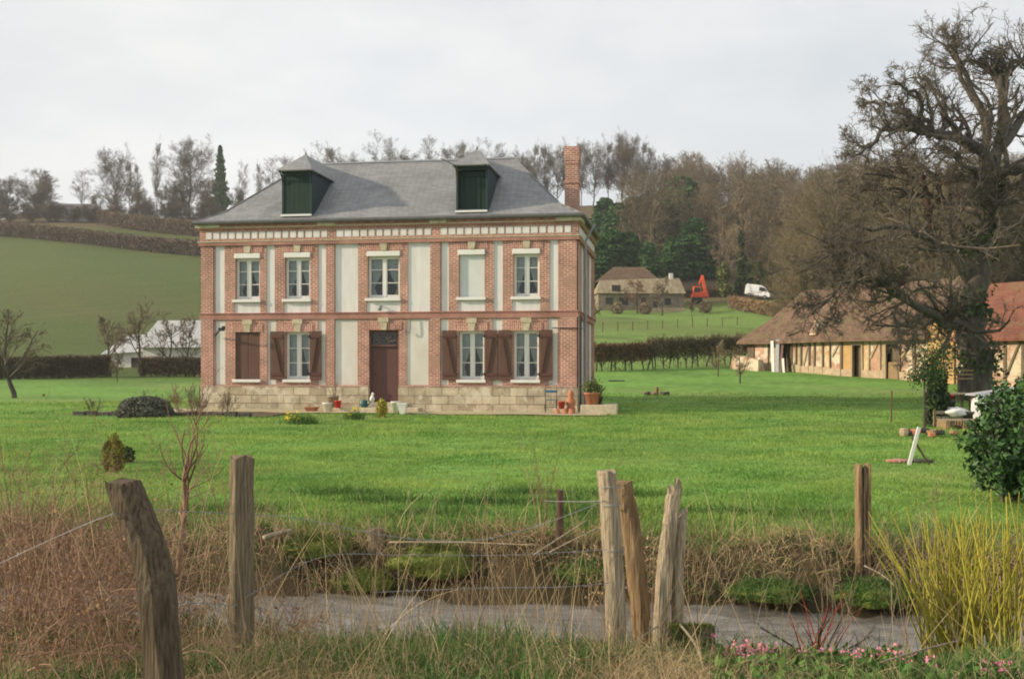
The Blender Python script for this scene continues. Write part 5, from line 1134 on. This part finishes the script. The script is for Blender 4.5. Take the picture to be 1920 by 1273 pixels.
# mossy stump
p = gpx(1300, 6.85); e = empty('mossy_stump', p, 0, 'short round stump covered with moss right of the split posts', 'stump')
mb = MB(); mb.tube([(-.14, .04, .02), (-.02, 0, .10), (.13, -.02, .10)], [.10, .115, .105], 14); mb.build('stump', M['darkwood'], e, smooth=True)
n = 5000; t = rng.uniform(-.16, .12, n); az = rng.uniform(-.6, 3.6, n); b = np.stack([t, .115*np.cos(az)*.95, .09+.115*np.sin(az)], 1); np_obj('moss', *ribbons(*stems(b, .022*rng.uniform(.4, 1.5, n), .8, .8, 3, .0022)), M['moss'], e)
# pink flowers and low leaves at the right
def flowers():
    gsel = [(1375, 6.45), (1415, 6.5), (1440, 6.4), (1395, 6.3), (1505, 6.7), (1530, 6.75), (1560, 6.6), (1620, 6.4), (1680, 6.3), (1705, 6.1), (1595, 6.2), (1650, 6.6), (1850, 5.8), (1880, 5.75), (1740, 6.0)]
    for i, (px, Y) in enumerate(gsel):
        p = gpx(px+rng.uniform(-6, 6), Y); 
        e = empty('flower_clump', p, rng.uniform(0, 6), 'low clump of pink flowers among green leaves, densest left of the red stems' if i < 4 else 'small scattered pink flower clump among leaves and dry grass at the right', 'flowers', 'dense pink flower patch' if i < 4 else 'scattered pink flower clumps')
        n = 130; q = rng.normal(size=(n, 3))*np.array([.07, .07, .02])+np.array([0, 0, .05]); np_obj('leaves', *leafcloud(q, .035, 2.2), M['grass_dark'], e)
        k = 26 if i < 4 else 5
        for j in range(min(k, 12)):
            c = rng.normal(size=3)*np.array([.055, .055, .018])+np.array([0, 0, .10]); np_obj('bloom', *leafcloud(c+rng.normal(size=(9, 3))*.009, .016, 1.1), M['pink'], e)
flowers()
n = 1100; x, y = scatter(n, 1330, 1980, 5.6, 6.9); k = clump(x, y, 2.2, 9) > .35; x, y = x[k], y[k]
tag(np_obj('low_leaves', *leafcloud(np.stack([x, y, gz(x, y)+rng.uniform(.01, .10, len(x))], 1), .035, 1.9), M['grass_dark']), 'low broad green leaves under the pink flowers', 'ground cover', kind='stuff')
# laurel at the right edge
def laurel():
    p = gpx(1950, 13.0); e = empty('laurel_bush', p, 0, 'large glossy dark green evergreen bush cut by the right edge', 'bush'); n = 21000
    d = nrm(rng.normal(size=(n, 3))); lump = 1+.2*np.sin(d[:, :1]*6+1)*np.cos(d[:, 2:]*5)+.2*np.sin(d[:, 1:2]*9+d[:, 2:]*7)+.12*np.sin(d[:, 2:]*17+d[:, :1]*13); r = rng.uniform(.3, 1, (n, 1))**.33
    q = d*lump*r*np.array([.66, .8, .72])+np.array([0, 0, .66]); np_obj('foliage', *leafcloud(q[q[:, 2] > .08], .036, 2.0, .6), M['laurel'], e)
    k = 24; b = rng.normal(size=(k, 3))*.12; b[:, 2] = -.05; P, W = stems(b, rng.uniform(.9, 1.3, k), .5, .2, 6, .02); P2, W2 = grow(P, W, 6, .3, 1, .6, .5, 4, .2, .1, .6, .5, .005); np_obj('stem', *join([tubes(P, W, 5), tubes(P2, W2, 3)]), M['bark'], e)
laurel()
# ============================================================ GARDEN THINGS
def pl(px, py, Y=None):
    p = ground(px, py) if Y is None else gpx(px, Y); return p
def hl(s, off, z=0): v = HO+ex*s-ey*off; v.z = z; return v      # a point off metres in front of the facade
# gravel strip and bed
def patch(name, pts, m, z=.012, kind='structure', lab=None):
    V = [(p[0], p[1], gzf(p[0], p[1])+z) for p in pts]; o = MB().add(V, [tuple(range(len(V)))]).build(name, m); tag(o, kind=kind); return o
def strip(name, s0, s1, o0, o1, m, z):
    n = 40; V = []; 
    for i in range(n+1):
        s = s0+(s1-s0)*i/n; w0 = o0+.04*math.sin(i*1.7); w1 = o1+.10*math.sin(i*1.1)+.06*math.sin(i*2.9); 
        for o_ in (w0, w1): v = hl(s, o_); V.append((v.x, v.y, gzf(v.x, v.y)+z))
    tag(MB().add(V, [(2*i, 2*i+1, 2*i+3, 2*i+2) for i in range(n)]).build(name, m), kind='structure')
strip('gravel_path', -1.0, HW+1.2, .3, 2.0, M['gravel'], .035); strip('flower_bed', -2.6, 4.2, 2.0, 4.4, M['soil'], .03)
kb = empty('bed_edging', hl(1.0, 4.6, .0), R(-9), 'dark low stone edging of the flower bed before the house', 'edging'); mb = MB()
M['darkstone'] = mat('dark_edging_stone', (.05, .045, .04), (.10, .09, .075), 6, bump=.02)
for i in range(14): x = -3.5+i*.45+.03*math.sin(i*5); MB().box(x+.01, x+.43, -.06+.04*math.sin(i), .08, -.1, .15+.03*math.sin(i*2.2)).build('edging_stone', M['darkstone'], kb, bevel=.02)
# shrubs in the bed and by the house
for s, off, h, n, lab, m in [(.3, 2.6, .95, 12, 'bare rose bush at the left corner of the house', 'twig_red'), (1.0, 2.8, .9, 12, 'bare rose bush second from the left house corner', 'twig'), (-.5, 3.4, .8, 9, 'thin bare shrub left of the house corner', 'twig_pale'),
      (2.35, 3.3, .8, 14, 'rounded olive twiggy shrub before the closed shutters', 'twig_olive'), (1.7, 4.0, .55, 8, 'small twiggy shrub at the bed edging', 'twig'), (.6, 4.3, .6, 8, 'small bare shrub at the left end of the bed edging', 'twig'), (-2.2, 3.8, .55, 8, 'small twiggy shrub beside the grey dome bush', 'twig')]:
    v = hl(s, off); e = shoots('garden_shrub', 'stem', 0, 5, n, h, .4, .009, M[m], lab, 'shrub', branch=8, bp=.45, w=.10, group='bare shrubs in the flower bed', fine=.006); e.location = (v.x, v.y, gzf(v.x, v.y))
p = pl(272, 782); bush('dome_bush', (p.x, p.y, p.z-.30), .88, .52, 16000, .05, mat('grey_green_foliage', (.10, .105, .08), (.18, .175, .135), 1.5, island=.4), 'low grey-green dome-shaped bush left of the house', seed=2, part='foliage', lumps=.03)
p = pl(716, 783); bush('golden_conifer', p, .17, .33, 1500, .035, mat('golden_foliage', (.30, .26, .04), (.48, .42, .07), 6, island=.35), 'small golden upright conifer before the door steps', cat='shrub', seed=3)
p = pl(213, 885); p.z -= .07; e = bush('dwarf_conifer', p, .17, .34, 2600, .024, mat('bronze_foliage', (.15, .13, .03), (.28, .24, .05), 6, island=.4), 'bronze-yellow dwarf conifer on the left lawn', cat='shrub', seed=4)
p = pl(240, 868); bush('dwarf_conifer', p, .12, .14, 500, .03, M['ivy'], 'small dark green tuft beside the bronze-yellow dwarf conifer', cat='shrub', seed=5)
def daffodils(px, py, w, nf, lab, side=0):
    p = pl(px, py); e = empty('daffodil_clump', p, 0, lab, 'daffodils', 'daffodils before the house'); n = int(900*w)
    b = rng.normal(size=(n, 3))*np.array([w*.4, .13, 0]); np_obj('leaves', *ribbons(*stems(b, .30*rng.uniform(.6, 1.1, n), .35, .5, 4, .010)), M['grass_dark'], e)
    for i in range(nf):
        c = np.array([rng.uniform(-w*.9, w*.7 if not side else -w*.1), rng.uniform(-.25, .05), rng.uniform(.12, .40)]); np_obj('bloom', *leafcloud(c+rng.normal(size=(8, 3))*.015, .05, 1.1), M['yellow'], e)
daffodils(566, 795, .5, 12, 'larger daffodil clump with most blooms on its left', 1); daffodils(664, 787, .32, 7, 'smaller daffodil clump right of the larger one'); daffodils(378, 762, .2, 3, 'few daffodils at the left end of the bed')
# pots --------------------------------------------------------------------
def pot(name, loc, r, h, m, lab, cat='pot', taper=.72, rim=True, group=None, square=False, soil=True, part='pot'):
    e = empty(name, loc, 0, lab, cat, group); mb = MB(); n = 4 if square else 22
    mb.lathe([(r*taper, 0), (r*.97, h*.86), (r*1.08, h*.86), (r*1.08, h), (r*.92, h), (r*.88, h*.9), (0.001, h*.88)] if rim else [(r*taper, 0), (r, h), (r*.9, h), (r*.86, h*.85), (.001, h*.84)], n=n)
    mb.build(part, m, e, smooth=False if square else True)
    if soil: MB().lathe([(r*.88, h*.84), (r*.85, h*.93), (.001, h*.94)], n=n).build('soil', M['soil'], e)
    return e
pot('plant_pot', hl(hs(633), 1.1, .05), .19, .32, M['white'], 'white round tub left of the wicker planter', 'pot')
e = pot('wicker_planter', hl(hs(641), 1.0, .20), .20, .42, mat('wicker', (.25, .20, .13), (.42, .36, .26), 22, stretch=(1, 1, 3), bump=.02), 'wicker planter with bare twigs left of the steps', 'planter')
b = rng.normal(size=(9, 3))*.05; b[:, 2] = .35; P, W = stems(b, .5, .4, .3, 6, .01); P2, W2 = grow(P, W, 4, .3, 1, .6, .5, 4); np_obj('twigs', *join([tubes(P, W, 4), tubes(P2, W2, 3)]), M['twig_pale'], e)
e = pot('red_bucket', hl(hs(655.5), 1.35, .19), .12, .26, M['red'], 'bright red bucket right of the wicker planter', 'bucket', taper=.8, soil=False)
e = pot('brick_trough', hl(hs(600), .9, .04), .22, .16, M['terracotta'], 'low terracotta trough at the foot of the plinth', 'trough', square=True); e.rotation_euler = (0, 0, .6); e.scale = (1.3, .8, 1)
pot('plant_pot', hl(hs(768), 1.9, .05), .17, .40, M['plaster_low'], 'tall cream pot right of the door steps', 'pot', taper=.7)
e = pot('plant_pot', hl(hs(783), 2.1, .02), .21, .38, M['white'], 'white square tapering pot beside the cream pot', 'pot', square=True, taper=.6); e.rotation_euler = (0, 0, R(36))
# watering can and ornament by the door
e = empty('watering_can', hl(hs(698), 1.0, .20), .3, 'dark teal watering can standing by the door', 'watering can'); M['teal'] = mat('teal_plastic', (.02, .09, .09), (.03, .12, .12), 3, rough=.4)
MB().lathe([(.11, 0), (.12, .22), (.08, .27)], n=16).build('body', M['teal'], e, smooth=True); MB().tube([(.10, 0, .06), (.22, 0, .18), (.30, 0, .32)], [.025, .018, .014], 8).build('spout', M['teal'], e); MB().tube([(-.09, 0, .06), (-.2, 0, .18), (-.12, 0, .33), (0, 0, .29)], .012, 6).build('handle', M['teal'], e)
e = empty('bird_ornament', hl(hs(703), .35, .36), .2, 'small white bird-shaped ornament on the doorstep', 'ornament')
MB().lathe([(.03, 0), (.075, .05), (.09, .13), (.06, .22), (.035, .27)], n=14).build('body', M['white'], e, smooth=True); MB().lathe([(.01, .24), (.045, .28), (.05, .32), (.02, .36)], c=(.02, 0, 0), n=12).build('head', M['white'], e, smooth=True); MB().tube([(.05, 0, .31), (.11, 0, .30)], [.018, .004], 6).build('beak', M['yellow'], e)
# folding garden chair
e = empty('garden_chair', hl(hs(1038), .75, .04), R(-9)+.1, 'thin black metal folding chair with a blue seat against the plinth', 'chair'); M['blue'] = mat('blue_paint', (.03, .13, .24), (.04, .16, .30), 3, rough=.5)
for k in range(4): MB().box(-.2, .2, -.2+k*.1, -.11+k*.1, .44, .46).build('seat_slat', M['blue'], e)
for sx in (-.2, .2):
    MB().tube([(sx, -.22, 0), (sx, .18, .46), (sx, .26, .95)], .011, 6).build('leg', M['black'], e); MB().tube([(sx*.9, .24, 0), (sx*.9, -.2, .46)], .011, 6).build('leg', M['black'], e)
MB().tube([(-.2, .26, .95), (0, .27, 1.0), (.2, .26, .95)], .011, 6).build('back_rail', M['black'], e); MB().box(-.19, .19, .21, .23, .70, .78).build('backrest', M['blue'], e); MB().tube([(-.2, -.05, .2), (.2, -.05, .2)], .009, 6).build('stretcher', M['black'], e)
# terracotta group at the corner
pot('plant_pot', hl(hs(1058), .9, .05+.14), .13, .26, mat('red_glaze', (.45, .06, .04), (.5, .09, .06), 4, rough=.4), 'red glazed pot standing on upturned small pots', 'pot')
e = empty('terracotta_figure', hl(hs(1074), .7, .05), 0, 'tall knobbly terracotta figure by the corner downpipe', 'figure'); MB().lathe([(.14,0),(.17,.1),(.12,.22),(.17,.32),(.15,.45),(.08,.55),(.12,.63),(.09,.72),(.03,.80)], n=14).build('figure', M['terracotta'], e, smooth=True)
for px, lab in ((1052, 'left of three small upturned clay pots'), (1065, 'middle of three small upturned clay pots'), (1077, 'right of three small upturned clay pots')):
    e = empty('clay_pot', hl(hs(px), 1.15, .03), 0, lab, 'pot', 'small upturned clay pots at the house corner'); MB().lathe([(.11, 0), (.11, .03), (.095, .04), (.065, .17), (.0, .17)], n=16).build('pot', M['terracotta'], e, smooth=True)
e = empty('stone_ledge', hl(HW+.5, .6, 0), R(-9), 'low pale stone ledge wrapping the right corner of the house', 'ledge'); MB().box(-.25, 1.0, -.35, .2, -.1, .33).build('ledge_block', M['stone_plain'], e, bevel=.02); MB().box(.35, .85, .2, 3.0, -.1, .28).build('ledge_block', M['stone_plain'], e, bevel=.02)
e = pot('plant_pot', hl(HW+.62, .62, .33), .27, .42, M['terracotta'], 'large terracotta pot with a yellow-green shrub on the stone ledge', 'pot')
q = rng.normal(size=(900, 3))*np.array([.14, .14, .11])+np.array([0, 0, .60]); np_obj('foliage', *leafcloud(q, .045), M['ivy_pale'], e)
e = pot('plant_pot', hl(HW+.72, -.5, .28), .20, .3, M['darkstone'], 'dark pot with spiky dark leaves behind the large terracotta pot', 'pot'); np_obj('leaves', *ribbons(*stems(np.array([[0, 0, .25]])+rng.normal(size=(60, 3))*.04, .5, .5, .4, 5, .014)), M['ivy'], e)
# things on the lawn to the right
p = pl(1231, 741); e = empty('fire_ring', p, 0, 'heap of logs and a stump on the lawn right of the house', 'log heap')
MB().tube([(0, 0, -.02), (.01, 0, .38)], [.11, .09], 10).build('stump', M['brownwood'], e); 
for i in range(7): a_ = i*.9; MB().tube([(.55*math.cos(a_), .3*math.sin(a_), .07), (.55*math.cos(a_)+.3*math.sin(i*2), .3*math.sin(a_)+.15, .11)], .07, 8).build('log', M['oldwood'] if i % 2 else M['darkstone'], e)
p = pl(1156, 715); MB_ = MB().box(-.45, .45, -.2, .2, -.02, .06).build('stone_slab', M['darkstone'], bevel=.02); MB_.location = p; tag(MB_, 'flat dark slab lying on the lawn beside the house', 'slab')
# thin stakes
o = MB().tube([(0, 0, -.2), (.02, 0, .95)], .02, 6).build('garden_stake', M['shutter_dark']); o.location = pl(1671, 793); tag(o, 'thin dark stake standing alone before the barn door', 'stake')
p = pl(1712, 872); e = empty('white_stake', p, 0, 'white peeling stake tied to a leaning dark one on the right lawn', 'stake'); MB().bar((-.08, 0, -.05), (.10, 0, .62), .055, .03, up=(0, 1, 0)).build('pale_stake', M['white'], e); MB().bar((.0, .05, .45), (.30, .1, 0), .03, .03, up=(0, 1, 0)).build('dark_prop', M['darkwood'], e)
for i, (px, py, lab) in enumerate([(1685, 868, 'flat pinkish stone left of the white stake'), (1728, 868, 'dark clod right of the white stake')]):
    q = pl(px, py); o = MB().lathe([(.02, 0), (.22, .02), (.20, .07), (.05, .09)], n=9).build('field_stone', M['brick_v'] if i == 0 else M['darkstone'], smooth=True); o.location = q; o.scale = (1, .6, .8); tag(o, lab, 'stone', 'stones on the right lawn')
# rubble and plant support
p = pl(1703, 818); e = empty('rubble_heap', p, 0, 'small heap of bricks and dark stones below the ivy-topped standard tree', 'rubble')
for i in range(11):
    x = random.uniform(-.15, 1.1); o = MB().box(-.12, .12, -.07, .07, 0, .10).build('brick' if i % 3 else 'stone', M[['terracotta', 'brownwood', 'darkstone'][i % 3]] if i % 3 != 1 else M['brownwood'], e, bevel=.02); o.location = (x, random.uniform(-.3, .2), random.uniform(0, .08)); o.rotation_euler = (random.uniform(-.3, .3), 0, random.uniform(0, 3))
o = MB().lathe([(.10, 0), (.13, .1), (.10, .20), (.06, .24)], n=7).build('stone', M['rubble'], e); o.location = (-.1, 0, 0); o.scale = (.9, .7, .8)
p = pl(1733, 812); e = empty('standard_tree', p, 0, 'thin-stemmed standard tree with a small dark evergreen head before the oak', 'tree')
MB().tube([(0, 0, -.1), (.0, 0, .9), (.02, 0, 1.75)], [.035, .03, .02], 8).build('trunk', M['bark'], e)
q = np.concatenate([rng.normal(size=(1400, 3))*np.array([.20, .2, .24])+np.array([.22, 0, 1.75]), rng.normal(size=(450, 3))*np.array([.15, .15, .12])+np.array([-.12, 0, 1.42])]); np_obj('foliage', *leafcloud(q, .04), M['ivy'], e)
p = pl(1757, 800); bush('holly_shrub', p, .30, .85, 2600, .07, M['ivy'], 'dark narrow evergreen shrub standing against the oak base', cat='shrub', seed=8)
for k, (px, py, a) in enumerate([(1745, 796, -.12), (1752, 800, .16)]):
    q = pl(px, py); o = MB().tube([(0, 0, -.1), (a*2, 0, 1.75)], .022, 6).build('bean_pole', M['palewood']); o.location = q; tag(o, ['pale pole tilting left beside the dark evergreen shrub', 'pale pole tilting right beside the dark evergreen shrub'][k], 'pole', 'poles by the evergreen shrub')
# junk by the oak
GJ = 'things heaped beside the oak'
def jl(px, py): return pl(px, py)
e = pot('wicker_basket', jl(1762, 790), .26, .62, mat('basket', (.22, .16, .10), (.36, .27, .18), 20, stretch=(1, 1, 3), bump=.02), 'tall brown wicker basket heaped left of the red bucket', 'basket', group=GJ, taper=.85, soil=False)
e = empty('wooden_crate', jl(1773, 800), .15, 'open slatted wooden crate in front of the wicker basket', 'crate', GJ)
for z in (.05, .20, .35): MB().box(-.48, .48, -.22, -.19, z, z+.09).build('slat', M['palewood'], e); MB().box(-.48, .48, .19, .22, z, z+.09).build('slat', M['palewood'], e)
for x in (-.46, 0, .46): MB().box(x-.03, x+.03, -.25, -.22, 0, .48).build('corner_post', M['brownwood'], e); MB().box(x-.03, x+.03, .22, .25, 0, .48).build('corner_post', M['brownwood'], e)
e = empty('wooden_pallet', jl(1801, 804), -.05, 'broken pallet lying under the white sack', 'pallet', GJ)
for y in (-.3, -.1, .1, .3): MB().box(-.5, .5, y-.05, y+.05, .22, .25).build('board', M['palewood'], e)
for x in (-.45, 0, .45): MB().box(x-.05, x+.05, -.36, .36, 0, .215).build('bearer', M['brownwood'], e)
def sack(name, loc, rx, ry, rz_, m, lab, seed=1, cat='sack'):
    V = []; nu, nv = 24, 14
    for i in range(nv+1):
        for j in range(nu):
            th = math.pi*i/nv; ph = 2*math.pi*j/nu; r = 1+.10*math.sin(3*ph+seed)+.08*math.sin(4*th+ph*2+seed)+.05*math.sin(7*ph-3*th); V.append((rx*r*math.sin(th)*math.cos(ph), ry*r*math.sin(th)*math.sin(ph), rz_*(r*math.cos(th)+1)))
    o = MB().add(V, [(i*nu+j, i*nu+(j+1) % nu, (i+1)*nu+(j+1) % nu, (i+1)*nu+j) for i in range(nv) for j in range(nu)]).build(name, m, smooth=True); o.location = loc; return tag(o, lab, cat, GJ)
v = jl(1791, 800); sack('white_sack', (v.x+.0, v.y, v.z+.26), .36, .26, .13, M['white'], 'full white sack slumped on the pallet', 1)
v = jl(1788, 790); e = pot('red_basin', (v.x, v.y+.5, v.z+.62), .20, .16, M['red'], 'bright red basin turned up on the dark bin', 'basin', group=GJ, soil=False, taper=.7)
v = jl(1788, 790); e = pot('dark_bin', (v.x, v.y+.5, v.z), .24, .61, M['black'], 'dark round bin under the red basin', 'bin', group=GJ, taper=.85, soil=False)
v = jl(1818, 800); pot('dark_bin', (v.x, v.y, v.z), .22, .42, M['darkstone'], 'dark tub right of the white sack', 'bin', group=GJ, taper=.85)
v = jl(1812, 790); e = empty('garden_table', (v.x, v.y+.9, v.z), .1, 'small pale-topped table behind the heap', 'table', GJ); MB().box(-.45, .45, -.3, .3, .78, .83).build('table_top', M['palewood'], e)
for x in (-.38, .38):
    for y in (-.24, .24): MB().box(x-.03, x+.03, y-.03, y+.03, 0, .78).build('leg', M['darkwood'], e)
v = jl(1836, 800); sack('white_sack', (v.x, v.y, v.z), .22, .2, .40, M['plaster'], 'upright crumpled white sack at the left of the covered pile', 4)
v = jl(1850, 800); sack('plastic_sheet', (v.x+.15, v.y+.3, v.z), .34, .25, .44, mat('milky_sheet', (.5, .5, .48), (.68, .68, .66), 8, rough=.4), 'milky plastic sheet draped over a pile by the laurel', 6, 'sheet')
v = jl(1880, 795); e = empty('covered_log_stack', (v.x, v.y+.6, v.z), -.1, 'log stack under a pale sloping cover at the right', 'log stack', GJ)
for i in range(4):
    for j in range(3): MB().tube([(-.4+i*.28, -.4, .13+j*.25), (-.4+i*.28, .4, .13+j*.25)], .12, 9).build('log', M['brownwood'], e)
MB().add([(-.65,-.5,.80),(.65,-.5,1.0),(.65,.5,1.0),(-.65,.5,.80),(-.65,-.5,.84),(.65,-.5,1.04),(.65,.5,1.04),(-.65,.5,.84)], [(3,2,1,0),(4,5,6,7),(0,1,5,4),(1,2,6,5),(2,3,7,6),(3,0,4,7)]).build('cover', M['corrugated'], e)
e = empty('bird_table', Vector(jl(1806, 755)), .1, 'slatted wooden hutch fixed in front of the oak trunk', 'hutch'); e.location.z = gzf(e.location.x, e.location.y)
for z in (.95, 1.12, 1.29): MB().box(-.32, .32, -.2, .2, z, z+.06).build('slat', M['brownwood'], e)
for x in (-.28, .28): MB().box(x-.03, x+.03, -.16, -.1, 0, 1.35).build('leg', M['darkwood'], e)
# low paddock fence in the right field
for i, px in enumerate(range(1130, 1400, 28)):
    p = ground(px, 622-(px-1130)*.05, 90, 200); o = MB().tube([(0, 0, -.2), (.02, 0, 1.1)], .07, 6).build('paddock_post', M['darkwood']); o.location = p; tag(o, 'small dark paddock post in the field below the cottage', 'post', 'paddock posts in the right field')
# ============================================================ HAZE
hz = MB().box(-745, 745, -8, 762, -2.2, 92).build('haze', None); tag(hz, kind='stuff', label='thin pale winter haze over the valley', cat='haze')
hm = bpy.data.materials.new('haze'); hm.use_nodes = True; t = hm.node_tree; t.nodes.clear()
o_ = t.nodes.new('ShaderNodeOutputMaterial'); pv = t.nodes.new('ShaderNodeVolumePrincipled'); pv.inputs['Color'].default_value = (.93, .94, .96, 1); pv.inputs['Density'].default_value = .0003; pv.inputs['Anisotropy'].default_value = .3
t.links.new(pv.outputs[0], o_.inputs['Volume']); hz.data.materials.append(hm)
